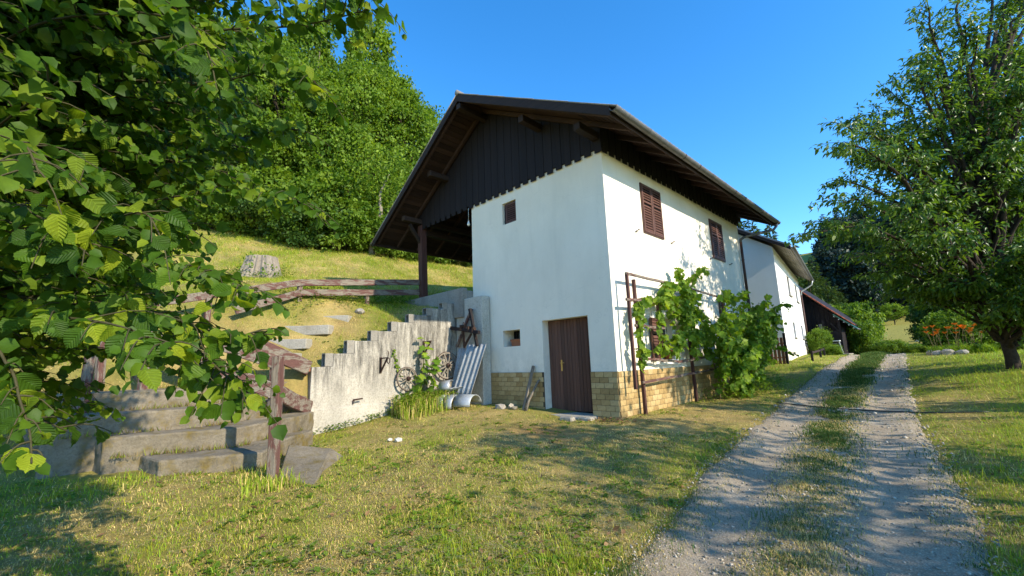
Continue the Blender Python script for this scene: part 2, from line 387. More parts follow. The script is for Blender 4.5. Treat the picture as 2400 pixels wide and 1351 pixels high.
# ------------------------------------------------------------------ terrain
def tps_fit(pts):
    P = np.array(pts, float); X = P[:, :2]; n = len(P)
    d2 = ((X[:, None] - X[None]) ** 2).sum(-1); K = 0.5 * d2 * np.log(d2 + 1e-9) + np.eye(n) * 0.05
    A = np.zeros((n + 3, n + 3)); A[:n, :n] = K; A[:n, n] = 1; A[:n, n + 1:] = X; A[n:, :n] = A[:n, n:].T
    c = np.linalg.solve(A, np.r_[P[:, 2], 0, 0, 0]); return X, c
def tps(fit, x, y):
    X, c = fit; n = len(X); out = np.full(np.shape(x), c[n]) + c[n + 1] * x + c[n + 2] * y
    for i in range(n):
        d2 = (x - X[i, 0]) ** 2 + (y - X[i, 1]) ** 2; out = out + c[i] * 0.5 * d2 * np.log(d2 + 1e-9)
    return out
RY = np.array([-14, -9, -4, -2, 0, 3, 6, 10, 15, 20, 24, 28, 34, 45]); RZ = np.array([-.66, -.58, -.43, -.31, -.2, -.08, .15, .48, .75, .97, 1.03, 0.98, .7, .4])
RXL = np.array([3.5, 3.3, 3.0, 2.6, 2.4, 2.1, 1.9, 1.7, 1.45, 1.1, .85, .6, .2, -.6]); RXR = np.array([5.6, 5.5, 5.3, 5.2, 5.0, 4.65, 4.4, 4.2, 3.9, 3.6, 3.4, 3.1, 2.7, 1.9])
def roadz(y): return np.interp(y, RY, RZ)
LOW = [(0.1, 0, 0), (-.7, -.1, -.06), (-2.25, -.1, .08), (-4.4, -.1, .12), (-5.4, -1.2, .12), (-5.4, -2.2, .07), (-5.4, -3.5, -.13), (-5.4, -4.7, -.26),
       (-1.7, -6.5, -.29), (-3, -7.5, -.2), (-2.5, -3.8, -.22), (0.5, -5, -.33), (1, -8.5, -.45), (0.05, 3, .03), (0.05, 6, .1), (0.05, 9, .3), (0, 14, .9), (-1.5, 20, 1.12), (-2, 27, 1.15),
       (-4, -11, -.35), (6.2, 10, .66), (6.5, 15, .95), (7, 4, .1), (7.5, -3, -.4), (8, 20, 1.0), (-3, 12, .8), (-5, 12, 1.2), (-8, -12, .2)]
for i, yy in enumerate(RY):
    if yy < 30: LOW += [((RXL[i]), yy, RZ[i]), (RXR[i], yy, RZ[i] + .01)]
UPP = [(-5.7, -4.6, 1.22), (-5.7, -3, 1.9), (-5.7, -1.5, 2.6), (-5.7, -.2, 3.1), (-7.9, 0, 3.42), (-5.3, 4, 3.3), (-7, 9.5, 3.5), (-9.5, 5, 3.9), (-7.1, -3.5, 2.70), (-7.2, -4.3, 2.38), (-6.75, -4.8, 1.98),
       (-8.15, -4.1, 3.32), (-8.05, -2.05, 3.3), (-7.5, -6.6, 2.5), (-12.8, -4.1, 4.85), (-22, -5, 8.75), (-15.75, 1.5, 7.15), (-13.4, 6.7, 6.35), (-6.2, -6.3, 1.05), (-6.2, -7.7, 1.3), (-5.2, -6.9, .95),
       (-15.7, -9.8, 4.2), (-12.5, 14, 6.3), (-10, -14, 2.4), (-5.3, -8.4, .6), (-26, 6, 11), (-22, 14, 10), (-8, 16, 4.0), (-14, -4.5, 5.2)]
FL, FU = tps_fit(LOW), tps_fit(UPP)
def sstep(a, b, t):
    t = np.clip((t - a) / (b - a), 0, 1); return t * t * (3 - 2 * t)
SX_Y = np.array([-14, -12, -9, -8, -7, -6.2, -5.5, -4.9, -4.7]); SX_F = np.array([-5.5, -5.0, -4.7, -4.3, -3.9, -3.9, -4.6, -5.45, -5.53]); SX_B = np.array([-9, -8, -6.8, -6.5, -6.2, -6.1, -6.0, -5.75, -5.71])
def ground(x, y):
    x = np.asarray(x, float); y = np.asarray(y, float)
    lo = np.clip(tps(FL, np.clip(x, -9, 9), np.clip(y, -14, 30)), -0.8, 1.3); up = np.clip(tps(FU, np.clip(x, -27, -4), np.clip(y, -15, 17)), 0.2, 14)
    fr = np.interp(y, SX_Y, SX_F); bk = np.interp(y, SX_Y, SX_B)
    fr = np.where(y > -4.7, -5.53, fr); bk = np.where(y > -4.7, -5.71, bk)
    inh = y > -0.17; fr = np.where(inh, -4.8, fr); bk = np.where(inh, -4.98, bk)
    wide = sstep(9.3, 13, y); fr = fr * (1 - wide) + wide * (-3.0); bk = bk * (1 - wide) + wide * (-9.0)
    t = sstep(0, 1, (fr - x) / (fr - bk)); z = lo * (1 - t) + up * t
    # far country
    zf = 0.5 + 0.13 * np.clip(y - 52, 0, 40) + 0.36 * np.clip(y - 90, 0, 90) * sstep(90, 110, y) - 0.02 * np.clip(x - 10, 0, 40) * (1 - sstep(40, 60, y))
    hill = 3.2 + 0.40 * np.clip(-5 - x, 0, 200); hill = np.where(x < -5, hill, 0) * sstep(-3, -12, x) + 0
    zf = np.maximum(zf, hill)
    ox = np.maximum(np.maximum(-25 - x, x - 8.5), 0); oy = np.maximum(np.maximum(-13.5 - y, y - 27), 0)
    wf = sstep(0, 12, np.hypot(ox, oy)); return z * (1 - wf) + zf * wf
def gz(x, y): return float(ground(np.array([x]), np.array([y]))[0])

class VNoise:
    def __init__(s, seed, n=256): s.g = np.random.default_rng(seed).random((n, n)); s.n = n
    def __call__(s, x, y):
        xi = np.floor(x).astype(int); yi = np.floor(y).astype(int); fx = x - xi; fy = y - yi
        fx = fx * fx * (3 - 2 * fx); fy = fy * fy * (3 - 2 * fy); n = s.n
        a = s.g[xi % n, yi % n]; b = s.g[(xi + 1) % n, yi % n]; c = s.g[xi % n, (yi + 1) % n]; d = s.g[(xi + 1) % n, (yi + 1) % n]
        return (a * (1 - fx) + b * fx) * (1 - fy) + (c * (1 - fx) + d * fx) * fy
N1, N2, N3 = VNoise(1), VNoise(2), VNoise(3)
def fbm(N, x, y, sc): return (N(x * sc, y * sc) + 0.5 * N(x * sc * 2.1 + 9, y * sc * 2.1) + 0.25 * N(x * sc * 4.3, y * sc * 4.3 + 5)) / 1.75
def road_u(x, y): return (x - np.interp(y, RY, RXL)) / (np.interp(y, RY, RXR) - np.interp(y, RY, RXL))
STRAW = np.array([0.76, 0.575, 0.205]); GREEN = np.array([0.285, 0.365, 0.024]); DGREEN = np.array([0.065, 0.115, 0.018]); LUSH = np.array([0.31, 0.41, 0.028]); SOIL = np.array([0.33, 0.23, 0.11])
def greenness(x, y):
    """0 dry .. 1 green, by place"""
    v = fbm(N1, x, y, 0.9) * 0.75 + fbm(N2, x, y, 3.1) * 0.45 - 0.1
    v = (v - .5) * 1.35 + .46; left = sstep(-4.5, -7.0, x); v = v + 0.07 * left
    v = v + 0.42 * sstep(5.0, 6.2, x) + 0.35 * sstep(4, 10, y) * (x > -3)
    v = v - 0.38 * np.exp(-(((x + 1.4) / 2.6) ** 2 + ((y + 1.6) / 1.5) ** 2)) - 0.25 * np.exp(-(((x - 1.2) / 1.3) ** 2 + ((y - 2) / 3.5) ** 2))
    tpath = np.clip((-3.0 - y) / 4.5, 0, 1); px_ = -7.3 + 1.1 * tpath; v = v - .45 * np.exp(-((x - px_) / .85) ** 2) * sstep(-2.4, -3.2, y) * sstep(-8.5, -7.5, y) * (x < -5.6)
    return np.clip(v, 0, 1)
def build_ground():
    xs = np.unique(np.r_[np.linspace(-160, -30, 27), np.linspace(-30, -16, 29), np.arange(-16, 9.01, 0.22), np.linspace(9.5, 30, 28), np.linspace(32, 170, 30), [-5.72, -5.54, -5.52, -4.99, -4.79]])
    ys = np.unique(np.r_[np.linspace(-60, -15, 16), np.arange(-14, 13, 0.22), np.arange(13, 32, 0.5), np.linspace(33, 70, 38), np.linspace(73, 240, 50), [-4.72, -4.68, -.2, -.14]])
    X, Y = np.meshgrid(xs, ys, indexing='ij'); Z = ground(X, Y)
    Z = Z + (fbm(N3, X, Y, 0.8) - 0.5) * 0.05 * ((X < 2) | (X > 6))
    u = road_u(X, Y); rd = (u > -0.06) & (u < 1.06) & (Y > -13) & (Y < 34); Z = np.where(rd, Z - 0.03, Z)
    nx, ny = X.shape; idx = np.arange(nx * ny).reshape(nx, ny)
    a, b, c, d = idx[:-1, :-1].ravel(), idx[1:, :-1].ravel(), idx[1:, 1:].ravel(), idx[:-1, 1:].ravel()
    T = np.r_[np.c_[a, b, c], np.c_[a, c, d]]
    gr = greenness(X, Y)[..., None]; far = sstep(30, 45, np.hypot(X, Y - 0))[..., None]
    rg = fbm(N3, X, Y, 2.7)[..., None]; c3 = (SOIL * (.75 - .5 * rg) + STRAW * (.18 + .5 * rg)) * (1 - gr) + (GREEN * 0.62 + SOIL * 0.22) * gr
    c3 = c3 * .98 * (.62 + .62 * fbm(N2, X, Y, 1.7)[..., None]) * (.75 + .45 * fbm(N1, X + 7, Y, 5.0)[..., None]); bm_ = np.exp(-(((X + .6) / .8) ** 2 + ((Y + 1.75) / .5) ** 2))[..., None]; c3 = c3 * (1 - bm_) + bm_ * np.array([.46, .26, .10])
    c3 = c3 * (1 - far) + far * (np.array([0.34, 0.30, 0.075]))
    o = link('ground', np_mesh('ground', np.c_[X.ravel(), Y.ravel(), Z.ravel()], T, 'ground', c3.reshape(-1, 3), True)); setp(o, kind='structure')
build_ground()

def build_road():
    ys = np.r_[np.arange(-13, 12, 0.12), np.arange(12, 34, 0.3)]; us = np.linspace(0, 1, 25)
    V = []
    for y in ys:
        xl, xr = np.interp(y, RY, RXL), np.interp(y, RY, RXR)
        l = xl + 0.22 * (fbm(N1, np.array([y]), np.array([3.0]), 1.1)[0] - .5) + .12 * (fbm(N2, np.array([y]), np.array([7.0]), 4)[0] - .5)
        q = xr + 0.22 * (fbm(N1, np.array([y]), np.array([33.0]), 1.1)[0] - .5) + .12 * (fbm(N2, np.array([y]), np.array([37.0]), 4)[0] - .5)
        for uu in us:
            x = l + (q - l) * uu; edge = -0.05 * (uu < 0.01 or uu > .99)
            V.append((x, y, -0.028 * (math.exp(-((uu - .24) / .1) ** 2) + math.exp(-((uu - .78) / .1) ** 2)) + 0.022 + edge))
    V = np.array(V); V[:, 2] += ground(V[:, 0], V[:, 1]); n = len(us); idx = np.arange(len(V)).reshape(-1, n)
    a, b, c, d = idx[:-1, :-1].ravel(), idx[:-1, 1:].ravel(), idx[1:, 1:].ravel(), idx[1:, :-1].ravel()
    o = link('gravel_driveway', np_mesh('gravel_driveway', V, np.r_[np.c_[a, b, c], np.c_[a, c, d]], 'gravel', None, True)); setp(o, kind='structure')
build_road()

# ------------------------------------------------------------------ leaves
def leaf_template(kind):
    """leaf along +Y, unit length, face +Z; returns verts, tris"""
    if kind == 'hazel': half = [(0.0, 0.04), (0.20, 0.05), (0.34, 0.16), (0.42, 0.30), (0.47, 0.33), (0.455, 0.48), (0.485, 0.53), (0.40, 0.68), (0.41, 0.73), (0.27, 0.84), (0.25, 0.90), (0.09, 0.95), (0, 1.08)]
    elif kind == 'hazel_lo': half = [(0.0, 0.03), (0.44, 0.24), (0.43, 0.66), (0, 1.06)]
    elif kind == 'cherry_lo': half = [(0, 0), (0.20, 0.42), (0, 1.0)]
    elif kind == 'vine': half = [(0.0, 0.0), (0.20, -0.14), (0.42, -0.08), (0.52, 0.10), (0.46, 0.20), (0.60, 0.34), (0.62, 0.52), (0.44, 0.52), (0.36, 0.58), (0.34, 0.78), (0.22, 0.84), (0.10, 0.98), (0, 1.04)]
    elif kind == 'fig': half = [(0.0, 0.0), (0.22, -0.06), (0.34, 0.10), (0.22, 0.24), (0.48, 0.34), (0.52, 0.48), (0.24, 0.50), (0.30, 0.74), (0.20, 0.90), (0, 1.0)]
    elif kind == 'cherry': half = [(0, 0), (0.20, 0.32), (0.17, 0.70), (0, 1.0)]
    else: half = [(0, 0), (0.26, 0.40), (0.14, 0.82), (0, 1.0)]
    V = []; n = len(half)
    cup = {'hazel': 0.28, 'hazel_lo': 0.28, 'vine': 0.22, 'fig': 0.2, 'cherry': 0.45, 'cherry_lo': 0.45}.get(kind, 0.3)
    def z(x, y): return cup * abs(x) - 0.22 * y * y + (0.05 * math.sin(9 * y + 6 * x) if kind in ('hazel', 'vine') else 0)
    ys = [h[1] for h in half]
    V += [(0, y, z(0, y)) for y in ys]; V += [(x, y, z(x, y)) for x, y in half]; V += [(-x, y, z(-x, y)) for x, y in half]
    T = []
    for i in range(n - 1):
        T += [(i, n + i, n + i + 1), (i, n + i + 1, i + 1), (i, 2 * n + i + 1, 2 * n + i), (i, i + 1, 2 * n + i + 1)]
    V = np.array(V, float); T = np.array(T)
    ar = np.linalg.norm(np.cross(V[T[:, 1]] - V[T[:, 0]], V[T[:, 2]] - V[T[:, 0]]), axis=1); return V, T[ar > 1e-6]
LT = {k: leaf_template(k) for k in ('hazel', 'hazel_lo', 'vine', 'fig', 'cherry', 'cherry_lo')}
DIA = (np.array([(0, 0, 0), (0.30, 0.45, 0.06), (0, 1, -0.12), (-0.30, 0.45, 0.06)]), np.array([(0, 1, 2), (0, 2, 3)]))
def basis(D, N):
    D = D / (np.linalg.norm(D, axis=1, keepdims=True) + 1e-9)
    X = np.cross(D, N); X /= np.linalg.norm(X, axis=1, keepdims=True) + 1e-9
    return X, D, np.cross(X, D)
def leaf_arrays(tm, P, D, N, S, tint=None, seed=0):
    V, T = tm; X, Y, Z = basis(D, N); n, m = len(P), len(V)
    co = P[:, None] + S[:, None, None] * (V[None, :, 0, None] * X[:, None] + V[None, :, 1, None] * Y[:, None] + V[None, :, 2, None] * Z[:, None])
    tri = (T[None] + (np.arange(n) * m)[:, None, None]).reshape(-1, 3)
    if tint is None: tint = np.random.default_rng(seed).random(n)
    return co.reshape(-1, 3), tri, np.repeat(tint, m)
def leaf_object(name, tm, P, D, N, S, mat, parent, tint=None, seed=0):
    V, T, C = leaf_arrays(tm, P, D, N, S, tint, seed)
    o = link(name, np_mesh(name, V, T, mat, C), parent); setp(o, kind='stuff'); return o
def leaf_parts(name, kind, P, D, N, S, mat, parent):
    """single leaves as parts that share one mesh"""
    V, T = LT[kind]; mes = []
    for (c1, c2, c3_) in ((0, 0, 1.0), (-.28, .12, .9), (.18, -.15, 1.12), (-.45, -.05, .82)):
        U = V.copy(); U[:, 2] += c1 * U[:, 1] ** 2 + c2 * U[:, 0] * U[:, 1]; U[:, 0] *= c3_; mes.append(np_mesh(name, U, T, mat))
    X, Y, Z = basis(D, N); base = wloc(parent)
    for i in range(len(P)):
        o = bpy.data.objects.new(name, mes[i * 7 % 4]); col.objects.link(o); o.parent = parent
        s = S[i]; p = Vector(P[i]) - base
        o.matrix_local = Matrix(((X[i][0] * s, Y[i][0] * s, Z[i][0] * s, p.x), (X[i][1] * s, Y[i][1] * s, Z[i][1] * s, p.y), (X[i][2] * s, Y[i][2] * s, Z[i][2] * s, p.z), (0, 0, 0, 1)))
def rv(n, r=rng): 
    v = r.normal(size=(n, 3)); return v / np.linalg.norm(v, axis=1, keepdims=True)
def smooth_path(pts, n):
    P = np.array(pts, float); k = len(P); out = []
    for t in np.linspace(0, k - 1, n):
        i = min(int(t), k - 2); f = t - i; p0 = P[max(i - 1, 0)]; p1 = P[i]; p2 = P[i + 1]; p3 = P[min(i + 2, k - 1)]
        out.append(0.5 * (2 * p1 + (p2 - p0) * f + (2 * p0 - 5 * p1 + 4 * p2 - p3) * f * f + (3 * p1 - p0 - 3 * p2 + p3) * f ** 3))
    return np.array(out)

# ------------------------------------------------------------------ main building
RIDGE = (-4.2, 9.46); EAR = (1.02, 6.50); EAL = (-9.61, 6.01); YN, YF = -1.17, 10.72; LEN = 9.43; ZB = 6.28
def roofz(x):
    if x >= RIDGE[0]: return RIDGE[1] + (EAR[1] - RIDGE[1]) * (x - RIDGE[0]) / (EAR[0] - RIDGE[0])
    return RIDGE[1] + (EAL[1] - RIDGE[1]) * (x - RIDGE[0]) / (EAL[0] - RIDGE[0])
def wall_holes(mb, axis, c, a0, a1, z0, z1, holes, sign):
    """plane wall with reveals. axis 'x': wall in plane y=c spanned by x; 'y': plane x=c spanned by y. sign: direction inward"""
    As = sorted({a0, a1, *[h[0] for h in holes], *[h[1] for h in holes]}); Zs = sorted({z0, z1, *[h[2] for h in holes], *[h[3] for h in holes]})
    pt = (lambda a, d, z: (a, c + d * sign, z)) if axis == 'x' else (lambda a, d, z: (c + d * sign, a, z))
    for i in range(len(As) - 1):
        for j in range(len(Zs) - 1):
            am, zm = (As[i] + As[i + 1]) / 2, (Zs[j] + Zs[j + 1]) / 2
            if any(h[0] < am < h[1] and h[2] < zm < h[3] for h in holes): continue
            mb.add([pt(As[i], 0, Zs[j]), pt(As[i + 1], 0, Zs[j]), pt(As[i + 1], 0, Zs[j + 1]), pt(As[i], 0, Zs[j + 1])], [(0, 1, 2, 3)])
    for (h0, h1, b, t, dp) in holes:
        for q in ([(h0, 0, b), (h0, dp, b), (h0, dp, t), (h0, 0, t)], [(h1, 0, b), (h1, dp, b), (h1, dp, t), (h1, 0, t)], [(h0, 0, b), (h1, 0, b), (h1, dp, b), (h0, dp, b)], [(h0, 0, t), (h1, 0, t), (h1, dp, t), (h0, dp, t)]):
            mb.add([pt(*p) for p in q], [(0, 1, 2, 3)])
H1 = thing('outbuilding', (-2.5, 4.7, 0), 'white plastered outbuilding with dark boarded gable and yellow tiled plinth on the slope', 'outbuilding')
DOOR = (-2.191, -0.716, -0.02, 2.335, 0.26); GWIN = (-3.583, -3.005, 5.335, 5.997, 0.10); NICHE = (-3.71, -3.02, 1.72, 2.18, 0.45)
LWIN = (1.95, 2.85, 1.22, 2.30, 0.20); S1 = (1.754, 2.891, 4.567, 5.977); S2 = (6.465, 7.581, 4.567, 5.977)
m = MB(); wall_holes(m, 'x', 0.0, -5.044, 0.0, -0.6, 7.2, [DOOR, GWIN, NICHE], 1); m.build('gable_wall', 'plaster', H1)
m = MB(); wall_holes(m, 'y', 0.0, 0.0, LEN, -0.6, 7.15, [LWIN], -1); m.build('long_wall', 'plaster', H1)
m = MB(); wall_holes(m, 'y', -5.044, 0.0, LEN, 2.4, 8.9, [], 1); m.build('carport_side_wall', 'plaster', H1)
m = MB(); wall_holes(m, 'x', LEN, -5.044, 0.0, -0.6, 7.2, [], -1); m.build('rear_wall', 'plaster', H1)
# plinth tiles, each its own piece, joints recessed
TW, TH = 0.240, 0.125
tile_me = {}
def tile_mesh(wd, axis):
    k = (round(wd, 2), axis)
    if k not in tile_me:
        a, b = wd / 2 - 0.005, TH / 2 - 0.004; c = 0.012; t = 0.006; mb = MB()
        P = [(-a, 0, -b), (a, 0, -b), (a, 0, b), (-a, 0, b), (-a, -c + .002, -b), (a, -c + .002, -b), (a, -c + .002, b), (-a, -c + .002, b), (-a + t, -c, -b + t), (a - t, -c, -b + t), (a - t, -c, b - t), (-a + t, -c, b - t)]
        if axis == 'y': P = [(-y, x, z) for x, y, z in P]
        F = [(8, 9, 10, 11)] + [(4 + i, 4 + (i + 1) % 4, 8 + (i + 1) % 4, 8 + i) for i in range(4)] + [(i, (i + 1) % 4, 4 + (i + 1) % 4, 4 + i) for i in range(4)]
        mb.add(P, F); tile_me[k] = mb.mesh('tile', 'plinth_tile')
    return tile_me[k]
pl_g = MB().box(-5.0, DOOR[0] - .002, -0.022, 0.004, -0.55, 1.0).box(DOOR[1] + .002, 0.022, -0.022, 0.004, -0.55, 1.0).box(-0.004, 0.022, -0.019, LEN, -0.55, 0.9985).build('plinth_backing', 'grout', H1)
rest = []
def lay(axis, a0, a1, part_limit):
    for cix in range(-2, 8):
        z = (cix + 0.5) * TH; off = -TW / 2 if cix % 2 else 0.0
        a = a0 + off
        while a < a1 - 0.02:
            p, q = max(a, a0), min(a + TW, a1); a += TW
            if q - p < 0.05: continue
            mid = (p + q) / 2; loc = (mid, -0.0225, z) if axis == 'x' else (0.0225, mid, z)
            lim = -0.02 if (axis == 'y' or mid > -2) else 0.0
            if z < -0.3 + (0.1 if mid > 3 and axis == 'y' else 0): continue
            if (axis == 'x' and cix >= 0 and mid > -4.0) or (axis == 'y' and cix >= 0 and mid < part_limit):
                o = bpy.data.objects.new('tile', tile_mesh(q - p, axis)); col.objects.link(o); o.parent = pl_g
                o.location = (loc[0] + (0 if axis == 'x' else random.uniform(-.002, .003)), loc[1] + (random.uniform(-.003, .002) if axis == 'x' else 0), loc[2])
            else: rest.append((q - p, axis, loc))
lay('x', -5.0, DOOR[0] - .003, 0); lay('x', DOOR[1] + .003, 0.022, 0); lay('y', -0.022, LEN, 5.75)
m = MB()
for (wd, ax, L) in rest:
    me = tile_mesh(wd, ax); m.add([Vector(v.co) + Vector(L) for v in me.vertices], [tuple(p.vertices) for p in me.polygons])
setp(m.build('tile_field', 'plinth_tile', pl_g), kind='stuff')
# the door
m = MB().box(DOOR[0], DOOR[1], 0.262, 0.28, 0.0, DOOR[3]); door = m.build('door', 'dark_void', H1)
x = DOOR[0] + 0.006; k = 0
while x < DOOR[1] - 0.02:
    wdt = 0.104 if k != 3 else 0.112; e = min(x + wdt, DOOR[1] - 0.004)
    MB().box(x + .003, e - .003, 0.232 + random.uniform(0, .006), 0.262, 0.035 + random.uniform(0, .012), DOOR[3] - 0.012).build('plank', 'door_wood', door, 0.005); x = e + (0.004 if k == 3 else 0); k += 1
m = MB().box(-1.80, -1.755, 0.222, 0.234, 1.02, 1.30).tube([(-1.778, 0.235, 1.22), (-1.778, 0.19, 1.22)], 0.012).tube([(-1.785, 0.185, 1.22), (-1.66, 0.185, 1.225)], [0.012, 0.009]); m.build('handle', 'brass', door, 0.003)
# louvred shutters
def shutter(axis, a0, a1, z0, z1, dist, sgn, name='shutter', parent=None, mats='shutter_wood', n=17, midrail=True):
    """frame + louvres + a mid rail; the leaf lies in plane 'dist'"""
    parent = parent or H1
    def B(mb, p, q, b, t, d0, d1):
        lo, hi = sorted((dist + sgn * d0, dist + sgn * d1))
        return mb.box(p, q, lo, hi, b, t) if axis == 'x' else mb.box(lo, hi, p, q, b, t)
    f = 0.055; mb = MB()
    B(mb, a0, a0 + f, z0, z1, 0, .04); B(mb, a1 - f, a1, z0, z1, 0, .04); B(mb, a0 + f, a1 - f, z0, z0 + f, .002, .038); B(mb, a0 + f, a1 - f, z1 - f, z1, .002, .038)
    zm = z0 + (z1 - z0) * 0.64
    if midrail: B(mb, a0 + f, a1 - f, zm - .03, zm + .03, .002, .038)
    fr = mb.build(name, mats, parent, 0.003)
    B(MB(), a0 + f, a1 - f, z0 + f, z1 - f, -.006, .004).build('backing', 'dark_void', fr)
    hh = (z1 - z0 - 2 * f) / n
    for i in range(n):
        zz = z0 + f + (i + .5) * hh
        if midrail and abs(zz - zm) < 0.045: continue
        d0, d1 = dist + sgn * 0.008, dist + sgn * 0.036; t = hh * .36
        P = [(d0, zz + t), (d1, zz - t - .004), (d1, zz - t + .008), (d0, zz + t + .012)]
        if axis == 'x': q = [(a0 + f, d, z) for d, z in P] + [(a1 - f, d, z) for d, z in P]
        else: q = [(d, a0 + f, z) for d, z in P] + [(d, a1 - f, z) for d, z in P]
        MB().add(q, [(0, 1, 2, 3), (7, 6, 5, 4), (0, 4, 5, 1), (1, 5, 6, 2), (2, 6, 7, 3), (3, 7, 4, 0)]).build('louvre', mats, fr)
    return fr
for S in (S1, S2):
    mid = (S[0] + S[1]) / 2
    shutter('y', S[0] + .03, mid - .008, S[2] + .03, S[3] - .03, 0.012, 1); shutter('y', mid + .008, S[1] - .03, S[2] + .03, S[3] - .03, 0.012, 1)
    MB().box(-.002, .035, S[0], S[0] + .028, S[2], S[3]).box(-.002, .035, S[1] - .028, S[1], S[2], S[3]).box(-.002, .034, S[0] + .028, S[1] - .028, S[2], S[2] + .028).box(-.002, .034, S[0] + .028, S[1] - .028, S[3] - .028, S[3]).build('window_frame', 'shutter_wood', H1)
shutter('x', GWIN[0] + .09, GWIN[1] - .01, GWIN[2] + .02, GWIN[3] - .03, 0.085, -1, n=8, midrail=False)
MB().box(GWIN[0], GWIN[1], 0.095, 0.11, GWIN[2], GWIN[3]).build('window_back', 'dark_void', H1)
MB().tube([(GWIN[0] + .075, .075, GWIN[2] + .12), (GWIN[0] + .05, .04, GWIN[2] + .12)], .015).tube([(GWIN[0] + .075, .075, GWIN[3] - .18), (GWIN[0] + .05, .04, GWIN[3] - .18)], .015).build('hinge', 'rust_iron', H1)
# niche with a small dark window
MB().box(NICHE[0], NICHE[1], 0.44, 0.46, NICHE[2], NICHE[3]).build('niche_back', 'dark_void', H1)
m = MB(); a0, a1 = NICHE[0] + .16, NICHE[1]
m.box(a0, a0 + .04, .36, .42, NICHE[2], NICHE[3] - .04).box(a0 + .04, a1, .361, .419, NICHE[3] - .09, NICHE[3] - .04).box(a0 + .3, a0 + .325, .365, .415, NICHE[2], NICHE[3] - .09); m.build('window_frame', 'dark_board', H1)
MB().box(a0 + .04, a1, .40, .405, NICHE[2], NICHE[3] - .09).build('window_pane', 'window_glass', H1)
# barred window on the long wall
y0, y1, z0, z1, _ = LWIN
win = MB().box(-.19, -.15, y0, y0 + .07, z0, z1).box(-.19, -.15, y1 - .07, y1, z0, z1).box(-.189, -.151, y0 + .07, y1 - .07, z1 - .08, z1).box(-.189, -.151, y0 + .07, y1 - .07, z0, z0 + .06).build('window', 'white_paint', H1)
MB().box(-.182, -.176, y0 + .07, y1 - .07, z0 + .06, z1 - .08).build('pane', 'window_glass', win)
for i in range(7): MB().tube([(-.10, y0 + .1 + i * .117, z0 + .02), (-.10, y0 + .1 + i * .117, z1 - .12), (-.11, y0 + .13 + i * .117, z1 - .06)], .008, 5).build('bar', 'rust_iron', win)
m = MB().box(.001, .022, y0 - .16, y0, z0 - .14, z1 + .16).box(.001, .022, y1, y1 + .16, z0 - .14, z1 + .16).box(.001, .021, y0, y1, z1, z1 + .16).box(.001, .05, y0, y1, z0 - .14, z0 - .002); m.build('window_surround', 'white_paint', H1, .004)
shutter('y', y0 - .40, y0 - .02, z0, z1 - .02, 0.055, 1, n=12)
shutter('y', 6.45, 6.95, 2.1, 3.3, 0.02, 1, n=14)
# gable and eaves boards with the toothed lower edge
gb = MB().box(-8.1, 0.02, 0.055, 0.075, ZB + 0.09, ZB + 0.30).build('gable_cladding', 'dark_board', H1)
def top_at(x): return roofz(x) - 0.16
pitch = 0.31; x = 0.045; i = 0
while x > -8.12:
    wdt = 0.205 if i % 2 == 0 else 0.105; zb = ZB + random.uniform(-.012, .012) + (0 if i % 2 == 0 else 0.105); y = -0.060 if i % 2 == 0 else -0.053
    x1 = max(x - wdt, -8.14)
    MB().extrude([(x - .003, zb), (x - .003, top_at(x)), (x1 + .003, top_at(x1)), (x1 + .003, zb)], y, y + 0.022).build('board', 'dark_board', gb)
    if x > RIDGE[0] > x1: pass
    x = x1; i += 1
MB().extrude([(-8.14, ZB + .1), (-8.14, top_at(-8.14) + .02), (RIDGE[0], top_at(RIDGE[0])), (0.04, top_at(0.04) + .02), (0.04, ZB + .1)], -0.022, -0.006).build('board_backing', 'dark_board', gb)
eb = MB().box(0.004, 0.016, -0.02, LEN, ZB + .12, 7.0).build('eaves_cladding', 'dark_beam_y', H1)
y = -0.02; i = 0
while y < LEN:
    wdt = 0.205 if i % 2 == 0 else 0.105; zb = ZB + random.uniform(-.012, .012) + (0 if i % 2 == 0 else 0.105); xx = 0.032 if i % 2 == 0 else 0.020
    MB().box(xx, xx + .022, y + .003, min(y + wdt, LEN) - .003, zb, 6.98).build('board', 'dark_board', eb); y += wdt; i += 1
# roof: deck boards, rafters, purlins, barge boards, corrugated sheets
def slope_pt(side, t, dz=0.0):
    a, b = (RIDGE, EAR) if side > 0 else (RIDGE, EAL); return a[0] + (b[0] - a[0]) * t, a[1] + (b[1] - a[1]) * t + dz
def sheet(side):
    per, amp = 0.177, 0.024; ny = int((YF - YN) / per * 8); ys = np.linspace(YN - .03, YF + .03, ny); rows = 5; V = []; T = []
    nrow = 0
    for r in range(rows):
        for tt, dz in ((r / rows - (0.02 if r else 0), 0.012 + .012), ((r + 1) / rows + (0.035 if r == rows - 1 else 0.0), 0.024 + .012)):
            xx, zz = slope_pt(side, tt, dz)
            for yy in ys: V.append((xx, yy, zz + amp * math.cos(2 * math.pi * yy / per)))
    V = np.array(V); idx = np.arange(len(V)).reshape(2 * rows, ny)
    for r in range(rows):
        a, b, c, d = idx[2 * r, :-1], idx[2 * r, 1:], idx[2 * r + 1, 1:], idx[2 * r + 1, :-1]; T += [np.c_[a, b, c], np.c_[a, c, d]]
    o = link('corrugated_sheeting', np_mesh('corrugated_sheeting', V, np.vstack(T), 'roof_sheet', None, True), rf)
    so_ = o.modifiers.new('thick', 'SOLIDIFY'); so_.thickness = 0.008
m = MB()
for sd_ in (1, -1):
    P = [slope_pt(sd_, 0, -.04), slope_pt(sd_, 1.0, -.04), slope_pt(sd_, 1.0, -.018), slope_pt(sd_, 0, -.018)]
    m.extrude(P if sd_ > 0 else P[::-1], YN + .02, YF - .02)
rf = m.build('roof', 'soffit', H1)
for sd_ in (1, -1): sheet(sd_)
